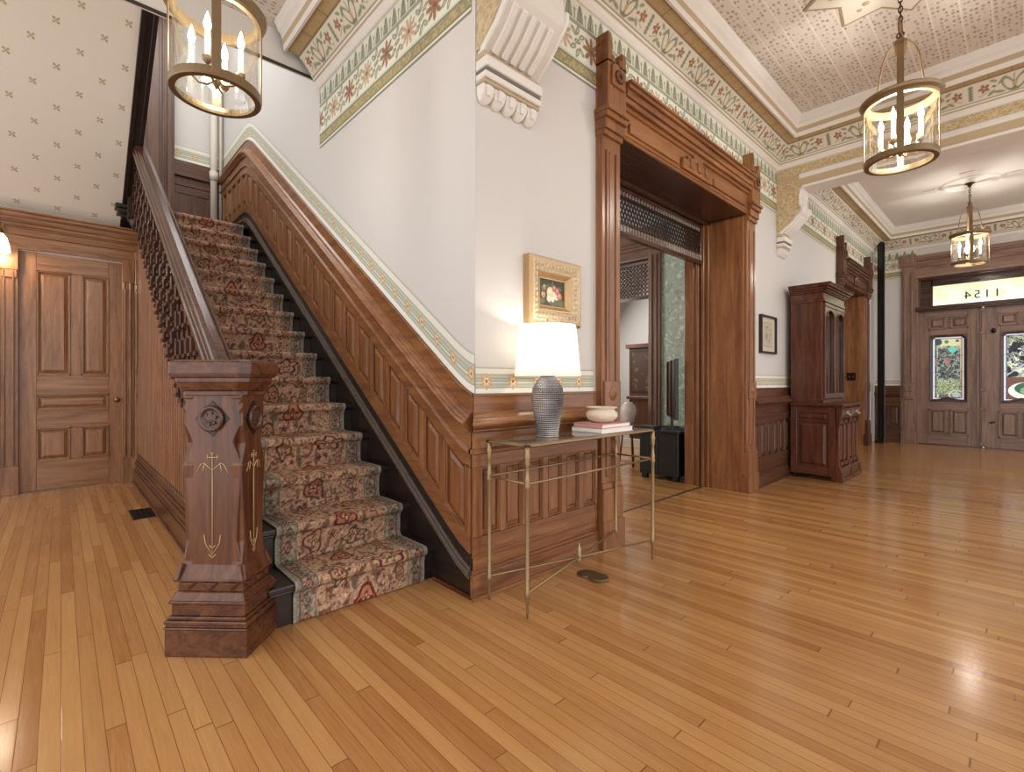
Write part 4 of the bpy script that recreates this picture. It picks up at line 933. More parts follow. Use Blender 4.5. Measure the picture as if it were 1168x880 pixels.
L1 = front_leaf('door_2', .50, 1.398, 0, 'left leaf of the grey-brown front doors with a pale stained-glass light', True)
L2 = front_leaf('door_3', -.42, .478, 1, 'right leaf of the grey-brown front doors with a darker stained-glass light', False)
m = MB(); fr = FX(XF+.06)
m.fbox(fr, .445, .533, .02, 2.46, 0, .03); m.fbox(fr, .465, .513, .05, 2.40, .03, .05)
for z in (.05, .66, 1.0, 2.0): m.fbox(fr, .44, .538, z, z+.05, 0, .058)
m.build('astragal', FV, L2, bevel=.006)
m = MB(); m.lathe([(.0, 0), (.045, 0), (.045, .02), (.02, .035), (0, .035)], n=16); m.v = [(XF+.03-z, .36+x*.7, 2.05+y) for x, y, z in m.v]; m.tube([(XF+.02, .40, .45), (XF-.03, .40, .45), (XF-.03, .34, .47)], .014, 8); m.build('door_hardware', plain('dark_iron', '#2a2522', .5, .6), L2)
tr = empty('window_1', (XF, .49, 2.5), 'glowing transom window over the front doors with house number', 'window', kind='structure'); fr = FX(XF)
m = MB()
for a, b, q in ((2.47, 2.50, .05), (2.50, 2.53, .075), (2.53, 2.56, .05)): m.fbox(fr, -.6, 1.40, a, b, -.2, q)
m.fbox(fr, 1.17, 1.36, 2.56, 3.10, -.22, -.18); m.fbox(fr, -.45, 1.2, 2.95, 3.10, -.22, -.18); m.box(XF, XF+.22, 1.34, 1.38, 2.56, 3.1); m.box(XF, XF+.22, -.45, 1.38, 3.06, 3.1)
m.build('frame', wood('rail', 'y'), tr, bevel=.004)
def c_trans(S, T):
    p = Paint(S, T, '#dfe6c9'); n = vnoise(S, T, 6, 41); p.put((n-.42)*.1, '#c3d3a8', .7); p.put((T-.10)*.2, '#eef0dc', .7); p.put((.30-T)*.1, '#c4cfae', .8); return p.c
grid('pane', lambda S, T: np.stack([np.full_like(S, XF+.19), 1.18-S, 2.56+T], -1), 0, 1.6, 0, .40, .012, c_trans, painted('lit_transom', .3, emit=.75), tr)
tc_ = bpy.data.curves.new('house_number', 'FONT'); tc_.body = '1154'; tc_.size = .2; tc_.extrude = .002; tc_.space_character = 1.25
to_ = bpy.data.objects.new('house_number_text', tc_); COL.objects.link(to_); bpy.context.view_layer.update()
tme = bpy.data.meshes.new_from_object(to_.evaluated_get(bpy.context.evaluated_depsgraph_get())); bpy.data.objects.remove(to_)
tme.materials.clear(); tme.materials.append(plain('number_black', '#2b2a24', .6))
to = bpy.data.objects.new('house_number', tme); COL.objects.link(to); to.parent = tr; to.rotation_euler = (PI/2, 0, PI/2); to.location = (.183, -.22, .16)
# casing round the front doors
m = MB()
m.fbox(fr, 1.40, 1.60, 0, 3.36, 0, .05); m.fbox(fr, 1.39, 1.61, 0, .22, 0, .085); m.fbox(fr, 1.42, 1.58, .22, .32, 0, .075); m.fbox(fr, 1.44, 1.56, .32, .82, .05, .065); m.fbox(fr, 1.42, 1.58, .84, 1.12, 0, .09); m.fbox(fr, 1.44, 1.56, .87, .97, .09, .105); m.fbox(fr, 1.44, 1.56, .99, 1.09, .09, .105)
m.fbox(fr, 1.43, 1.46, 1.15, 3.2, .05, .07); m.fbox(fr, 1.54, 1.57, 1.15, 3.2, .05, .07); m.fbox(fr, 1.385, 1.615, 3.34, 3.56, 0, .09); m.fbox(fr, 1.42, 1.58, 3.38, 3.52, .09, .10); m.fbox(fr, 1.45, 1.55, 3.41, 3.49, .10, .115)
m.fbox(fr, 1.36, 1.40, 0, 3.15, 0, .035)
for a, b, q in ((3.10, 3.16, .04), (3.16, 3.30, .03), (3.30, 3.34, .05), (3.34, 3.42, .04), (3.42, 3.46, .07), (3.46, 3.52, .09)): m.fbox(fr, -.6, 1.40, a, b, 0, q, 1)
struct(m.build('trim_front_casing', [FV, FH], bevel=.004), 'carved grey-brown casing around the front doors and transom', 'door casing')
m = MB(); m.box(XF-.01, XF+.1, -.42, 1.4, 0, .012); struct(m.build('trim_front_sill', wood('rail', 'y')), 'dark sill below the front doors', 'threshold')
pole = empty('corner_post', (11.42, 1.875, 0), 'tall glossy black post standing in the corner left of the front doors', 'post')
GB = plain('gloss_black', '#15120f', .22)
m = MB(); m.box(11.375, 11.465, 1.83, 1.92, 0.05, 3.83); m.box(11.36, 11.38, 1.80, 1.83, .05, 3.8); m.box(11.40, 11.42, 1.815, 1.835, .05, 3.82); m.build('shaft', GB, pole, bevel=.008)
m = MB(); m.box(11.33, 11.50, 1.79, 1.95, 0, .05); m.prism([(11.30, 0), (11.48, 0), (11.40, .22)], lambda p, q, w: (p, w, q), 1.80, 1.83); m.build('foot', GB, pole, bevel=.006)
sw = empty('switch_plate', (10.73, 2.20, 1.26), 'small dark switch plate on the jamb of the far side doorway', 'switch')
m = MB(); m.box(10.722, 10.738, 2.13, 2.27, 1.19, 1.33); m.build('plate', plain('bronze_plate', '#3b2c20', .35, .8), sw, bevel=.004)
for y in (2.17, 2.23): m = MB(); m.box(10.712, 10.724, y-.012, y+.012, 1.24, 1.28); m.build('toggle', plain('bronze_toggle', '#6a5234', .35, .8), sw, bevel=.003)
m = MB(); m.box(9.07, 10.75, 2.60, 2.63, 0, 2.72)
for k in range(2):
    for a, b in ((.15, .9), (1.05, 2.5)): m.frustum(FY(2.60), 9.14+k*.80, 9.80+k*.80, a, b, -.005, .018, .05)
sd = struct(m.build('door_4', wood('front', 'z'), bevel=.004), 'panelled sliding doors closed across the far side doorway', 'door')

# ------------------------------------------------------------------ pendant lanterns
BR = plain('lantern_brass', '#857052', .36, .6, vary=.1, vscale=8)
BRD = plain('dark_bronze', '#4a3a28', .4, .8)
IV = plain('candle_sleeve', '#fff6e6', .5, emit='#ffe9c4', estr=.55)
BULB = plain('lit_bulb', '#fff2dc', .4, emit='#ffe8c8', estr=9)
LG = clear_glass('lantern_glass', (.97, .97, .96, 1), .10)
def lantern(loc, label, ang, zc, light):
    root = empty('pendant_lantern', (loc[0], loc[1], zc), label, 'pendant lamp', 'glass cylinder pendant lanterns')
    x0, y0, z0 = loc; H = .40
    def ring(z, R, name, prof):
        m = MB(); pr = [(R+a, b) for a, b in prof]; n = 48
        rings = [[(x0+r*math.cos(2*PI*k/n), y0+r*math.sin(2*PI*k/n), z+b) for r, b in pr] for k in range(n)]
        rings.append(rings[0]); m.loft(rings, 0, True, False, False); return m.build(name, BR, root, bevel=0)
    ring(z0, .197, 'bottom_ring', [(-.022, -.012), (.006, -.012), (.010, -.006), (.008, .03), (-.002, .034), (-.006, .006), (-.022, .002)])
    ring(z0+H, .197, 'top_ring', [(-.018, -.012), (.006, -.012), (.012, .0), (.030, .014), (.036, .03), (.030, .038), (.006, .04), (-.018, .036)])
    m = MB(); m.lathe([(.190, .0), (.190, H)], (x0, y0, z0), 48, caps=False); m.build('glass_cylinder', LG, root)
    for k in range(4):
        a = ang+k*PI/2; c, s = math.cos(a), math.sin(a); w = .020
        prof = [(.204, z0-.0), (.204, z0+H+.02), (.185, z0+H+.055), (.15, z0+H+.075), (.125, z0+H+.12), (.115, z0+H+.20), (.10, z0+H+.30), (.075, z0+H+.375), (.045, z0+H+.41), (.02, z0+H+.42)]
        m = MB(); t = .0035
        m.loft([[(x0+(r+q)*c-u*s, y0+(r+q)*s+u*c, z) for q, u in ((-t, -w), (t, -w), (t, w), (-t, w))] for r, z in prof]); m.build('strap', BR, root, bevel=.0015)
    m = MB(); m.lathe([(.012, H+.30), (.03, H+.34), (.034, H+.40), (.04, H+.43), (.018, H+.45), (.010, H+.47)], (x0, y0, z0), 16); m.build('hub', BR, root)
    m = MB(); m.torus((x0, y0, z0+H+.53), .05, .009, 'y', 28, 8); m.torus((x0, y0, z0+H+.475), .02, .006, 'x', 16, 6); m.build('hanging_ring', BR, root)
    m = MB(); z = z0+H+.585; k = 0
    while z < zc-.06:
        b = len(m.v); m.torus((0, 0, 0), .012, .0036, 'y' if k % 2 else 'x', 10, 5)
        m.v[b:] = [(x0+p[0], y0+p[1], z+p[2]*1.9) for p in m.v[b:]]; z += .034; k += 1
    m.build('chain', BRD, root)
    m = MB(); m.lathe([(.008, -.07), (.02, -.05), (.03, -.03), (.062, -.012), (.065, 0)], (x0, y0, zc), 24); m.build('canopy', BRD, root)
    m = MB(); m.lathe([(.004, .03), (.016, .05), (.022, .075), (.012, .10), (.008, .14), (.008, H+.31)], (x0, y0, z0), 12)
    for k in range(4):
        a = ang+PI/4+.45+k*PI/2; R = .115
        m.tube([(x0, y0, z0+.075), (x0+.04*math.cos(a), y0+.04*math.sin(a), z0+.05), (x0+.08*math.cos(a), y0+.08*math.sin(a), z0+.055), (x0+R*math.cos(a), y0+R*math.sin(a), z0+.09)], .0055, 6)
    m.build('candle_arms', BR, root)
    for k in range(4):
        a = ang+PI/4+.45+k*PI/2; R = .115; cx, cy = x0+R*math.cos(a), y0+R*math.sin(a)
        m = MB(); m.lathe([(.0125, .115), (.0125, .245), (.009, .247)], (cx, cy, z0), 14); cd = m.build('candle', IV, root)
        m = MB(); m.lathe([(.006, .085), (.02, .10), (.024, .118), (.015, .122)], (cx, cy, z0), 14); m.build('cup', BR, cd)
        m = MB(); m.lathe([(.008, .247), (.0155, .268), (.0165, .285), (.011, .31), (.004, .335), (.001, .345)], (cx, cy, z0), 14); m.build('bulb', BULB, cd)
    point('lantern_light', (x0, y0, z0+.28), light, (1, .95, .87), .06)
    return root
lantern((.583, 2.845, 2.63), 'brass and glass lantern hanging nearest, in front of the stairs', math.atan2(-2.845, -.583), CEIL, 12)
lantern((4.24, .586, 2.68), 'brass and glass lantern hanging under the stencilled ceiling of the hall', math.atan2(-.586, -4.24), CEIL, 42)
lantern((9.65, .54, 2.88), 'brass and glass lantern hanging before the front doors', math.atan2(-.54, -9.65)+.1, CEIL, 30)
def c_star(S, T):
    return None
m = MB()
def starpoly(R, r, n, cx, cy, sx=1, sy=1, rot=0): return [(cx+sx*(R if k % 2 == 0 else r)*math.cos(PI*k/n+rot), cy+sy*(R if k % 2 == 0 else r)*math.sin(PI*k/n+rot)) for k in range(2*n)]
m.prism(starpoly(.60, .43, 8, 4.24, .586, rot=.02), lambda p, q, w: (p, q, w), CEIL-.012, CEIL, 0); m.prism(starpoly(.565, .405, 8, 4.24, .586, rot=.02), lambda p, q, w: (p, q, w), CEIL-.016, CEIL-.011, 1)
m.lathe([(.0, -.03), (.12, -.03), (.16, -.02), (.2, -.03), (.24, -.016), (.24, 0)], (4.24, .586, CEIL), 32, 0)
for k in range(8):
    a = k*PI/4
    for q in range(3): m.lathe([(.0, -.02), (.03-.006*q, -.018), (.034-.006*q, -.01)], (4.24+(.27+.07*q)*math.cos(a), .586+(.27+.07*q)*math.sin(a), CEIL), 10, 2)
struct(m.build('trim_ceiling_star', [plain('star_edge', '#9a8a6c', .6), plain('star_cream', '#d9d2c4', .6), TANP]), 'cream star-shaped medallion painted round the hall lantern', 'ceiling medallion')
m = MB(); m.lathe([(.0, -.012), (.1, -.012), (.13, -.004), (.26, -.004), (.28, -.022), (.31, -.022), (.33, -.004), (.34, 0)], (9.65, .54, CEIL), 40)
for k in range(4):
    a = k*PI/2; m.box(9.65+.45*math.cos(a)-.08, 9.65+.45*math.cos(a)+.08, .54+.45*math.sin(a)-.08, .54+.45*math.sin(a)+.08, CEIL-.012, CEIL)
struct(m.build('trim_ceiling_rose', FARC, bevel=.006), 'faint plaster rose on the ceiling round the far lantern', 'ceiling medallion')

# ------------------------------------------------------------------ console table
GD = plain('antique_gilt', '#97805f', .34, .7, vary=.2, vscale=25)
ct = empty('console_table', (2.23, 1.80, 0), 'slender gilt metal console table with glass top against the wainscot', 'table')
CX0, CX1, CY0, CY1, CT = 1.655, 2.81, 1.655, 1.94, .85
for x in (CX0, CX1):
    for y in (CY0, CY1):
        m = MB(); m.lathe([(.0035, 0), (.007, .03), (.010, .10), (.016, .115), (.010, .13), (.0105, .62), (.013, .63), (.016, .645), (.012, .66), (.015, .675), (.010, .69), (.009, .74), (.015, .755), (.011, .77), (.017, .79), (.011, .81), (.013, .835)], (x, y, 0), 12); m.build('leg', GD, ct)
m = MB(); tz = CT-.016
for a, b in (((CX0, CY0), (CX1, CY0)), ((CX0, CY1), (CX1, CY1)), ((CX0, CY0), (CX0, CY1)), ((CX1, CY0), (CX1, CY1))):
    dx, dy = (.013, .0) if a[0] == b[0] else (0, .013)
    m.box(min(a[0], b[0])-.013, max(a[0], b[0])+.013, min(a[1], b[1])-.013, max(a[1], b[1])+.013, tz, CT-.004)
m.build('top_frame', GD, ct, bevel=.003)
m = MB(); m.box(CX0+.01, CX1-.01, CY0+.01, CY1-.01, CT-.012, CT); m.build('tabletop', plain('smoked_glass_top', '#6f6252', .06, 0, spec=.9), ct, bevel=.002)
for z in (.655,):
    m = MB()
    for a, b in (((CX0, CY0), (CX1, CY0)), ((CX0, CY1), (CX1, CY1)), ((CX0, CY0), (CX0, CY1)), ((CX1, CY0), (CX1, CY1))): m.tube([a+(z,), b+(z,)], .0065, 8)
    m.build('rail', GD, ct)
m = MB(); cx, cy = (CX0+CX1)/2, (CY0+CY1)/2
for x in (CX0, CX1):
    for y in (CY0, CY1): m.tube([(x, y, .125), (cx+(x-cx)*.1, cy+(y-cy)*.1, .12), (cx, cy, .12)], .0055, 8)
m.build('cross_stretcher', GD, ct)
m = MB(); m.lathe([(.004, -.03), (.012, -.015), (.006, 0), (.013, .015), (.008, .03), (.012, .045), (.004, .065), (.002, .085)], (cx, cy, .12), 12); m.build('finial', plain('pale_finial', '#b9a98e', .4, .5), ct)
# ------------------------------------------------------------------ table lamp
LX, LY = 1.975, 1.815
tl = empty('table_lamp', (LX, LY, CT), 'lit table lamp with white drum shade and dark textured silver vase base', 'lamp')
prof = [(.060, 0), (.062, .004), (.060, .012), (.064, .04), (.074, .10), (.084, .16), (.090, .20), (.090, .235), (.084, .27), (.070, .295), (.054, .315), (.044, .33), (.040, .338)]
def hammered():
    m, nt, b = newmat('hammered_silver'); N = nt.nodes; L = nt.links; b.inputs['Metallic'].default_value = .9; b.inputs['Roughness'].default_value = .22
    tc = N.new('ShaderNodeTexCoord'); sp = N.new('ShaderNodeSeparateXYZ'); L.new(tc.outputs['Object'], sp.inputs[0])
    nz = N.new('ShaderNodeTexNoise'); nz.inputs['Scale'].default_value = 5; L.new(tc.outputs['Object'], nz.inputs['Vector'])
    at = N.new('ShaderNodeMath'); at.operation = 'ARCTAN2'; L.new(sp.outputs['Y'], at.inputs[0]); L.new(sp.outputs['X'], at.inputs[1])
    s1 = N.new('ShaderNodeMath'); s1.operation = 'MULTIPLY'; s1.inputs[1].default_value = 46; L.new(at.outputs[0], s1.inputs[0]); s2 = N.new('ShaderNodeMath'); s2.operation = 'SINE'; L.new(s1.outputs[0], s2.inputs[0])
    z1 = N.new('ShaderNodeMath'); z1.operation = 'MULTIPLY'; z1.inputs[1].default_value = 560; L.new(sp.outputs['Z'], z1.inputs[0]); z2 = N.new('ShaderNodeMath'); z2.operation = 'SINE'; L.new(z1.outputs[0], z2.inputs[0])
    ad = N.new('ShaderNodeMath'); ad.operation = 'ADD'; L.new(s2.outputs[0], ad.inputs[0]); L.new(z2.outputs[0], ad.inputs[1])
    rp = N.new('ShaderNodeValToRGB'); e = rp.color_ramp.elements; e[0].position = .35; e[0].color = lin('#77777c'); e[1].position = .65; e[1].color = lin('#cfccc9'); L.new(nz.outputs['Fac'], rp.inputs[0]); L.new(rp.outputs[0], b.inputs['Base Color'])
    bp = N.new('ShaderNodeBump'); bp.inputs['Strength'].default_value = .7; bp.inputs['Distance'].default_value = .003; L.new(ad.outputs[0], bp.inputs['Height']); L.new(bp.outputs[0], b.inputs['Normal'])
    return m
m = MB(); m.lathe(prof, (LX, LY, CT), 40); m.build('vase_base', hammered(), tl)
m = MB(); m.lathe([(.041, .332), (.044, .338), (.041, .345), (.034, .347)], (LX, LY, CT), 24); m.lathe([(.008, .34), (.008, .46)], (LX, LY, CT), 10); m.lathe([(.006, .60), (.009, .615), (.012, .63), (.006, .645), (.002, .655)], (LX, LY, CT), 10)
for k in range(3): a = k*2*PI/3; m.tube([(LX, LY, CT+.60), (LX+.148*math.cos(a), LY+.148*math.sin(a), CT+.60)], .0025, 5)
m.build('neck', plain('lamp_nickel', '#b6b0a4', .3, .8), tl)
shm = bpy.data.materials.new('lamp_shade_fabric'); shm.use_nodes = True; nt = shm.node_tree; b = nt.nodes['Principled BSDF']; b.inputs['Base Color'].default_value = (.88, .86, .82, 1); b.inputs['Roughness'].default_value = .9
tb = nt.nodes.new('ShaderNodeBsdfTranslucent'); tb.inputs[0].default_value = (.95, .93, .88, 1); mxs = nt.nodes.new('ShaderNodeMixShader'); mxs.inputs[0].default_value = .55
nt.links.new(b.outputs[0], mxs.inputs[1]); nt.links.new(tb.outputs[0], mxs.inputs[2]); nt.links.new(mxs.outputs[0], nt.nodes['Material Output'].inputs['Surface'])
m = MB(); m.lathe([(.184, .335), (.156, .615)], (LX, LY, CT), 48, caps=False); m.build('lamp_shade', shm, tl)
m = MB(); m.lathe([(.012, .44), (.028, .47), (.03, .49), (.02, .52), (.002, .53)], (LX, LY, CT), 16); m.build('bulb', plain('lamp_bulb', '#fff4e0', .4, emit='#ffe8c6', estr=4), tl)
point('table_lamp_light', (LX, LY, CT+.545), 3, (1, .93, .82), .03)
# ------------------------------------------------------------------ books and ceramic pot
def book(loc, w, d, h, cover, label):
    x, y, z = loc; root = empty('book', (x+w/2, y+d/2, z), label, 'book', 'books on the console table')
    m = MB(); m.box(x, x+w, y, y+d, z, z+.003); m.box(x, x+w, y, y+d, z+h-.003, z+h); m.box(x, x+.004, y, y+d, z, z+h); m.build('cover', cover, root, bevel=.001)
    m = MB(); m.box(x+.004, x+w-.006, y+.005, y+d-.005, z+.003, z+h-.003); m.build('pages', plain('book_pages', '#ece6dd', .8), root)
book((2.30, 1.685, CT), .33, .225, .028, plain('white_cover', '#e4dfdb', .4), 'white book lying beneath the pink-covered book on the console')
book((2.31, 1.69, CT+.0285), .30, .215, .024, plain('pink_cover', '#c98f8b', .45), 'pink-covered book lying on top of the white book under the bowl')
px_, py_, pz_ = 2.455, 1.80, CT+.053
m = MB(); m.lathe([(.05, 0), (.062, .004), (.088, .022), (.098, .042), (.096, .058), (.082, .074), (.078, .080), (.084, .086), (.094, .090), (.096, .096), (.086, .095), (.074, .082), (.085, .06), (.085, .04), (.07, .02), (.0, .012)], (px_, py_, pz_), 36)
tag(m.build('ceramic_bowl', plain('speckled_cream', '#d9cdb9', .6, bump=.25, bscale=90, vary=.12, vscale=40), origin=(px_, py_, pz_)), 'cream ceramic bowl with flared rim standing on the books', 'bowl')
# ------------------------------------------------------------------ pictures
def frame_rect(m, fr, u0, u1, v0, v1, prof, mat=0):           # prof: (inset, n) pairs
    rings = [[fr(u0+i, v0+i, n), fr(u1-i, v0+i, n), fr(u1-i, v1-i, n), fr(u0+i, v1-i, n)] for i, n in prof]
    m.loft(rings, mat, True, False)
fr = FY(YA)
pu0, pu1, pv0, pv1 = 1.985, 2.455, 1.50, 1.905
fp = empty('framed_painting', ((pu0+pu1)/2, YA, pv0), 'small still-life painting in an ornate gilt frame above the lamp', 'picture')
GO = plain('ornate_gold', '#ad9068', .4, .4, bump=.6, bscale=55, vary=.25, vscale=60)
GS = plain('smooth_gold', '#b3946a', .35, .35, vary=.1, vscale=20)
OR_ = plain('ornate_pale_gold', '#cdb99a', .5, .3, bump=1.0, bscale=85, vary=.3, vscale=90)
m = MB(); frame_rect(m, fr, pu0, pu1, pv0, pv1, [(0, 0), (0, .05), (.012, .066), (.02, .066)], 0); frame_rect(m, fr, pu0, pu1, pv0, pv1, [(.02, .066), (.028, .070), (.075, .045), (.082, .045)], 1); frame_rect(m, fr, pu0, pu1, pv0, pv1, [(.082, .045), (.086, .052), (.092, .05), (.115, .022), (.122, .022), (.122, .015)], 0)
for k in range(44):
    t = k/44*2*((pu1-pu0-.1)+(pv1-pv0-.1)); w_, h_ = pu1-pu0-.1, pv1-pv0-.1
    if t < w_: u, v = t, 0
    elif t < w_+h_: u, v = w_, t-w_
    elif t < 2*w_+h_: u, v = 2*w_+h_-t, h_
    else: u, v = 0, 2*(w_+h_)-t
    u += pu0+.05; v += pv0+.05; m.loft([[fr(u+.016*math.cos(a), v+.016*math.sin(a), .054) for a in np.linspace(0, 2*PI, 7)[:-1]], [fr(u+.009*math.cos(a+.4), v+.009*math.sin(a+.4), .068) for a in np.linspace(0, 2*PI, 7)[:-1]]], 1)
m.build('frame', [GS, OR_], fp)
def c_still(S, T):
    p = Paint(S, T, '#3a3a2c', .004); n = vnoise(S, T, 30, 51); p.put((T-.045)*.5, '#6c6a4c'); p.put((n-.4)*.05, '#2e2c22', .5)
    X = S
    for cx, cy, r, c in ((.105, .085, .035, '#c9bf9e'), (.04, .07, .02, '#b08a5e'), (.05, .115, .017, '#9c7a5a'), (.155, .075, .028, '#e8d8c4'), (.185, .07, .024, '#c27a62'), (.165, .10, .022, '#b5685a'), (.14, .115, .02, '#a5624e'), (.09, .05, .02, '#d8ceb2'), (.125, .045, .014, '#e4dcc8')):
        p.ell(X, cy, r, r*1.1, .3, c, cx=cx); p.ell(X, cy+r*.3, r*.45, r*.4, 0, '#f0e6d2', cx=cx-r*.2, op=.45)
    for cx, cy, a in ((.075, .125, .6), (.12, .14, 1.2), (.19, .12, -.4), (.03, .1, 2.0), (.2, .05, .1)): p.ell(X, cy, .022, .008, a, '#5d6440', cx=cx)
    return p.c
grid('canvas', lambda S, T: np.stack([pu0+.118+S, np.full_like(S, YA-.016), pv0+.118+T], -1), 0, pu1-pu0-.236, 0, pv1-pv0-.236, .003, c_still, painted('oil_paint', .35), fp)
du0, du1, dv0, dv1 = 5.66, 6.14, 1.48, 1.91
fd = empty('framed_drawing', ((du0+du1)/2, YA, dv0), 'faint pencil drawing in a thin black frame left of the dark cabinet', 'picture')
m = MB(); frame_rect(m, fr, du0, du1, dv0, dv1, [(0, 0), (0, .035), (.022, .035), (.024, .012)]); m.build('frame', plain('black_frame', '#1d1714', .35), fd)
def c_draw(S, T):
    p = Paint(S, T, '#c4b8a6', .004); w, h = du1-du0-.04, dv1-dv0-.04; x, y = S-w/2, T-h/2
    p.put(np.maximum(np.abs(x)-.13, np.abs(y)-.135), '#b9ad9a'); p.put(np.abs(np.maximum(np.abs(x)-.13, np.abs(y)-.135))-.002, '#6d6256')
    n = vnoise(S, T, 26, 61); p.put(np.maximum(np.abs(n-.5)*.06-.003, np.hypot(x, y)-.11), '#7d7468', .8)
    p.put(np.abs(np.hypot(x*1.5, y)-.085)-.002, '#6d6256', .7); p.put(np.abs(x+.02+.25*y)-.0015+.5*(np.abs(y) > .09), '#6d6256', .8)
    return p.c
grid('drawing', lambda S, T: np.stack([du0+.02+S, np.full_like(S, YA-.013), dv0+.02+T], -1), 0, du1-du0-.04, 0, dv1-dv0-.04, .005, c_draw, painted('drawing_paper', .5), fd)

# ------------------------------------------------------------------ tall secretary cabinet
SX0, SX1, SY0, SYU = 6.50, 7.42, 1.43, 1.60
sec_ = empty('secretary_cabinet', ((SX0+SX1)/2, 1.72, 0), 'tall dark mahogany secretary cabinet with arched glass doors against the hall wall', 'cabinet')
MV, MX, MY = wood('mahog', 'z'), wood('mahog', 'x'), wood('mahog', 'y')
SB = YA-.065
m = MB()
m.box(SX0+.02, SX1-.02, SY0+.05, SB, .06, .875); m.box(SX0, SX0+.03, SY0+.04, SY0+.10, 0, .875); m.box(SX1-.03, SX1, SY0+.04, SY0+.10, 0, .875)
fr = FX(SX0+.02)
for a, b, c, e in ((SY0+.05, SY0+.13, .06, .875), (SB-.07, SB, .06, .875)): m.fbox(fr, a, b, c, e, 0, .018)
for c, e in ((.06, .15), (.80, .875)): m.fbox(fr, SY0+.13, SB-.07, c, e, 0, .018, 1)
m.fbox(fr, SY0+.13, SB-.07, .685, .70, 0, .014, 1)
m.frustum(fr, SY0+.14, SB-.08, .16, .675, -.01, .014, .04); m.frustum(fr, SY0+.14, SB-.08, .71, .79, -.01, .012, .02)
m.build('base_body', [MV, MY], sec_, bevel=.004)
m = MB(); m.box(SX0-.03, SX1+.03, SY0-.03, SB, .875, .905); m.box(SX0-.02, SX1+.02, SY0-.015, SB, .86, .875); m.build('writing_ledge', MX, sec_, bevel=.006)
fr = FY(SY0+.05); cxm = (SX0+SX1)/2
for k, (a, b) in enumerate(((SX0+.035, cxm-.01), (cxm+.01, SX1-.035))):
    m = MB(); m.fbox(fr, a, b, .735, .85, -.02, .055); m.frustum(fr, a+.02, b-.02, .75, .835, .05, .068, .015); d = m.build('drawer', MX, sec_, bevel=.004)
    c = (a+b)/2; m = MB(); m.tube([fr(c-.05, .80, .066), fr(c-.045, .775, .09), fr(c, .765, .095), fr(c+.045, .775, .09), fr(c+.05, .80, .066)], .006, 6); m.box(c-.06, c+.06, SY0-.022, SY0-.016, .785, .82); m.build('pull', plain('bright_pull', '#b9b2a4', .3, .9), d)
    m = MB(); m.fbox(fr, a, b, .17, .715, -.02, .006)
    for u in (a, (a+b)/2-.02, b-.04): m.fbox(fr, u, u+.04, .17, .715, .006, .028)
    for v in (.17, .665): m.fbox(fr, a, b, v, v+.05, .006, .028)
    for q in (0, 1):
        u0 = (a+.045, (a+b)/2+.025)[q]; u1 = ((a+b)/2-.025, b-.045)[q]; m.frustum(fr, u0, u1, .225, .66, .0, .02, .02)
    m.build('door', MV, sec_, bevel=.003)
    m = MB(); m.prism([(a-.02, 0), (b+.02, 0), (b+.02, .09), (b-.02, .12), (b-.02, .165), (a+.02, .165), (a+.02, .12), (a-.02, .09)], fr, -.02, .055); m.fbox(fr, a-.03, b+.03, .0, .05, .0, .075); m.build('plinth', MX, sec_, bevel=.006)
m = MB()
for u in (SX0+.0, SX1-.035, cxm-.015):
    w = .03 if u == cxm-.015 else .035
    m.prism([(.04, .0), (-.02, .0), (-.015, .12), (.02, .2), (.025, .62), (.0, .72), (-.015, .86), (.06, .86)], lambda p, q, s: (s, SY0+p, q), u, u+w)
m.build('corner_bracket', MV, sec_, bevel=.003)
m = MB(); zt = 2.12
m.box(SX0+.01, SX1-.01, SYU+.02, SB, .905, zt); m.box(SX0+.0, SX1, SYU+.0, SB, .905, .95)
m.build('upper_body', MV, sec_, bevel=.004)
m = MB()
for z0, z1, q in ((zt-.02, zt+.01, .012), (zt+.01, zt+.09, .0), (zt+.09, zt+.105, .02), (zt+.105, zt+.125, .035), (zt+.125, zt+.15, .055), (zt+.15, zt+.175, .08), (zt+.175, zt+.19, .09)): m.box(SX0-q, SX1+q, SYU-q, SB, z0, z1)
m.build('cornice', MX, sec_, bevel=.004)
fr = FY(SYU+.02)
for a, b in ((SX0+.02, cxm-.006), (cxm+.006, SX1-.02)):
    d0, d1 = .96, zt-.03; q = .065; ga, gb = a+q, b-q; gz0, gz1 = d0+.06, d1-.17
    m = MB()
    m.fbox(fr, a, ga, d0, d1, 0, .03); m.fbox(fr, gb, b, d0, d1, 0, .03); m.fbox(fr, ga, gb, d0, gz0, 0, .03)
    arc = [(ga+(gb-ga)*(.5-.5*math.cos(t)), gz1+.09*math.sin(t)) for t in np.linspace(0, PI, 13)]
    m.prism([(ga, d1)]+arc+[(gb, d1)], fr, 0, .03)
    m.tube([fr(u, v, .032) for u, v in arc], .009, 6); m.tube([fr(ga, gz0, .032), fr(ga, gz1, .032)], .008, 6); m.tube([fr(gb, gz0, .032), fr(gb, gz1, .032)], .008, 6)
    m.fbox(fr, a+.01, b-.01, d1-.045, d1-.03, .03, .04)
    dd = m.build('glazed_door', MV, sec_, bevel=.003)
    m = MB(); m.prism([(ga, gz0)]+[(ga, gz1)]+arc[1:-1]+[(gb, gz1), (gb, gz0)], fr, .006, .012); m.build('glass', plain('dark_cabinet_glass', '#2c2421', .08, spec=.8), dd)
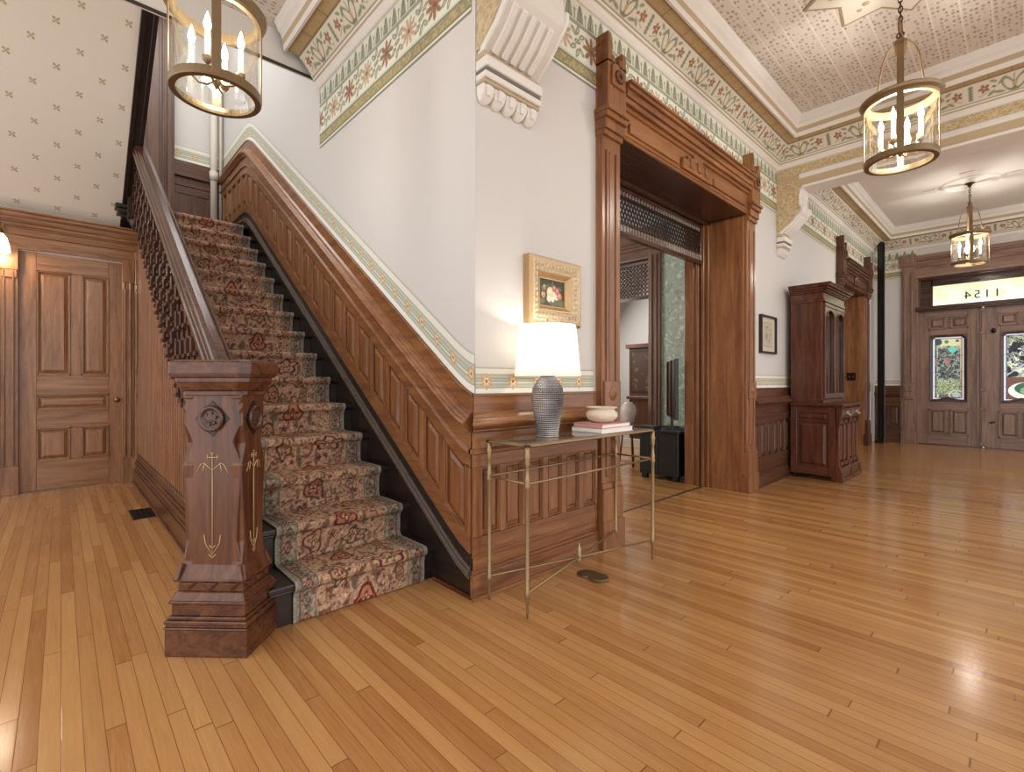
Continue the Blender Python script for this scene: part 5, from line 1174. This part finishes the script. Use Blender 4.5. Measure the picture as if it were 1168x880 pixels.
# ------------------------------------------------------------------ parlor things
BLKP = plain('black_laminate', '#171717', .35)
ts = empty('television_stand', (5.43, 2.96, 0), 'low black television stand beyond the wide doorway', 'stand')
m = MB(); m.box(5.13, 5.80, 2.70, 3.20, .06, .56); m.build('body', BLKP, ts, bevel=.006)
m = MB(); m.box(5.11, 5.83, 2.675, 3.23, .56, .59); m.build('top', BLKP, ts, bevel=.005)
m = MB(); m.box(5.12, 5.13, 2.73, 2.94, .10, .53); m.build('door', BLKP, ts, bevel=.003); m = MB(); m.box(5.12, 5.13, 2.96, 3.17, .10, .53); m.build('door', BLKP, ts, bevel=.003)
for x, y in ((5.15, 2.72), (5.72, 2.72), (5.15, 3.12), (5.72, 3.12)): m = MB(); m.box(x, x+.06, y, y+.06, 0, .06); m.build('foot', BLKP, ts)
tv = empty('television', (5.42, 2.93, .59), 'thin black flat television seen almost edge-on above the black stand', 'television')
ang = math.atan2(2.93, 5.42)+math.radians(7); ux, uy = math.cos(ang), math.sin(ang); nx, ny = -uy, ux
def tvb(m, a0, a1, n0, n1, z0, z1, mat=0): m.loft([[(5.42+a*ux+n*nx, 2.93+a*uy+n*ny, z) for a, n in ((a0, n0), (a1, n0), (a1, n1), (a0, n1))] for z in (z0, z1)], mat)
m = MB(); tvb(m, -.42, .42, -.018, .018, .72, 1.42); m.build('housing', plain('tv_black', '#0f0f10', .3), tv, bevel=.006)
m = MB(); tvb(m, -.41, .41, .018, .0195, .735, 1.41); m.build('screen', plain('tv_screen', '#0b0c0e', .05, spec=1), tv)
m = MB(); tvb(m, -.06, .06, -.012, .012, .60, .74); tvb(m, -.2, .2, -.015, .015, .59, .605); tvb(m, -.16, -.13, -.11, .11, .59, .602); tvb(m, .13, .16, -.11, .11, .59, .602); m.build('base', plain('tv_black', '#0f0f10', .3), tv, bevel=.003)
cab = empty('media_player', (5.22, 3.05, .59), 'flat dark box lying on the front edge of the television stand', 'media box')
m = MB(); m.box(5.13, 5.32, 3.02, 3.2, .59, .63); m.build('case', plain('box_grey', '#3c3d40', .4), cab, bevel=.004); m = MB(); m.box(5.125, 5.13, 3.05, 3.17, .60, .62); m.build('display', BLKP, cab)
# inner doorway with lattice head
ip = empty('trim_inner_doorway', (XP, 3.9, 0), 'pale wood casing with lattice head seen beyond the television', 'door casing', kind='structure')
fr = FX(XP)
m = MB(); m.fbox(fr, 3.37, 3.55, 0, 2.98, 0, .045); m.fbox(fr, 3.41, 3.44, .1, 2.9, .045, .065); m.fbox(fr, 3.48, 3.51, .1, 2.9, .045, .065); m.fbox(fr, 4.75, 4.95, 0, 2.98, 0, .045); m.build('casing_post', wood('front', 'z'), ip, bevel=.004)
m = MB()
for a, b, q in ((2.90, 3.0, .04), (3.0, 3.05, .06), (3.05, 3.09, .08), (3.09, 3.13, .11), (3.13, 3.3, .05)): m.fbox(fr, 3.3, 5.0, a, b, 0, q)
m.build('header', wood('front', 'y'), ip, bevel=.004)
m = MB(); m.box(XP+.06, XP+.1, 3.55, 4.75, 2.86, 2.9); m.box(XP+.06, XP+.1, 3.55, 4.75, 2.33, 2.37)
y = 3.58
while y < 4.74:
    z = 2.40
    while z < 2.86: m.torus((XP+.08, y, z), .026, .008, 'x', 10, 5); z += .058
    y += .058
m.build('lattice', wood('rail', 'z'), ip)
m = MB(); m.box(XP-.02, XP+.17, 3.55, 4.75, 0, .004); m.build('sill', wood('oak', 'y'), ip)
m = MB(); m.box(7.35, 7.37, 3.6, 7.4, 0, .16); m.box(8.58, 8.6, 2.7, 7.4, 0, .2); struct(m.build('baseboard_parlor', WHITE, bevel=.004), 'white baseboard of the far room beyond the lattice doorway', 'baseboard')
pc = empty('painted_cabinet', (7.9, 5.0, 0), 'dark gold-flowered cabinet standing in the far room', 'cabinet')
def c_floral(S, T):
    p = Paint(S, T, '#4a352a', .01); n = vnoise(S, T, 14, 71); n2 = vnoise(S, T, 30, 72); p.put(np.maximum((.62-n)*.1, (.5-n2)*.1), '#80663f', .7); p.put(np.minimum(np.minimum(S, .68-S), np.minimum(T, .78-T))-.04, '#3a281f'); return p.c
m = MB(); m.box(7.75, 8.2, 4.30, 5.06, 0, 1.78); m.build('body', wood('walnut', 'z'), pc, bevel=.01)
m = MB(); m.box(7.70, 8.22, 4.27, 5.11, 1.78, 1.86); m.build('cornice', wood('walnut', 'y'), pc, bevel=.01)
m = MB(); m.box(7.71, 8.2, 4.28, 5.10, .84, .90); m.build('waist_moulding', wood('walnut', 'y'), pc, bevel=.01)
grid('painted_door', lambda S, T: np.stack([np.full_like(S, 7.745), 4.34+S, .96+T], -1), 0, .68, 0, .78, .015, c_floral, painted('painted_wood', .5), pc)
fs = empty('plant_stand', (5.78, 3.66, 0), 'small dark table carrying a pale jar beyond the wide doorway', 'table')
m = MB(); m.lathe([(.16, 0), (.17, .015), (.16, .03)], (5.72, 3.74, .53), 24); m.build('tabletop', wood('walnut', 'x'), fs)
m = MB()
for k in range(3): a = k*2*PI/3; m.tube([(5.72+.13*math.cos(a), 3.74+.13*math.sin(a), 0), (5.72+.07*math.cos(a), 3.74+.07*math.sin(a), .53)], .014, 6)
m.build('legs', wood('walnut', 'z'), fs)
m = MB(); m.lathe([(.05, 0), (.075, .05), (.10, .15), (.105, .21), (.09, .27), (.06, .30), (.05, .315)], (5.72, 3.74, .562), 24)
tag(m.build('ginger_jar', plain('pale_jar', '#d5cdc2', .35, vary=.15, vscale=25), origin=(5.72, 3.74, .562)), 'pale bulbous jar standing on the small table beyond the doorway', 'jar')
# ------------------------------------------------------------------ small floor fittings
fv = empty('floor_register', (.565, 5.28, 0), 'black iron floor register in the boards beside the stair skirting', 'floor vent')
m = MB(); x0, x1, y0, y1 = .44, .61, 5.10, 5.48
for a in (x0, x1-.015): m.box(a, a+.015, y0, y1, .001, .006)
for a in (y0, y1-.015): m.box(x0, x1, a, a+.015, .001, .006)
IRON = plain('black_iron', '#1a1714', .5, .4); m.build('frame', IRON, fv)
m = MB(); m.box(x0, x1, y0, y1, .0005, .002)
for k in range(10): yy_ = y0+.03+k*.034; m.box(x0+.01, x1-.01, yy_, yy_+.012, .002, .005)
for k in range(4): xx = x0+.03+k*.034; m.box(xx, xx+.01, y0+.01, y1-.01, .002, .0055)
m.build('grille', IRON, fv)
fo = empty('floor_outlet', (2.34, 1.74, 0), 'small brass floor outlet plate with open lid under the console', 'outlet')
m = MB(); m.lathe([(.045, .001), (.06, .002), (.062, .006), (.0, .007)], (2.30, 1.79, 0), 20); m.build('plate', plain('dull_brass', '#6f6046', .45, .7), fo)
m = MB(); m.loft([[(2.29+.06*math.cos(t), 1.70+.06*math.sin(t), .012+.0*k) for t in np.linspace(0, 2*PI, 15)[:-1]] if k == 0 else [(2.29+.055*math.cos(t), 1.70+.055*math.sin(t), .018) for t in np.linspace(0, 2*PI, 15)[:-1]] for k in (0, 1)]); m.build('lid', plain('dull_brass', '#6f6046', .45, .7), fo)
SC.cycles.use_denoising = True
SC.cycles.max_bounces = 10; SC.cycles.diffuse_bounces = 5; SC.cycles.transparent_max_bounces = 16
SC.cycles.sample_clamp_indirect = 6
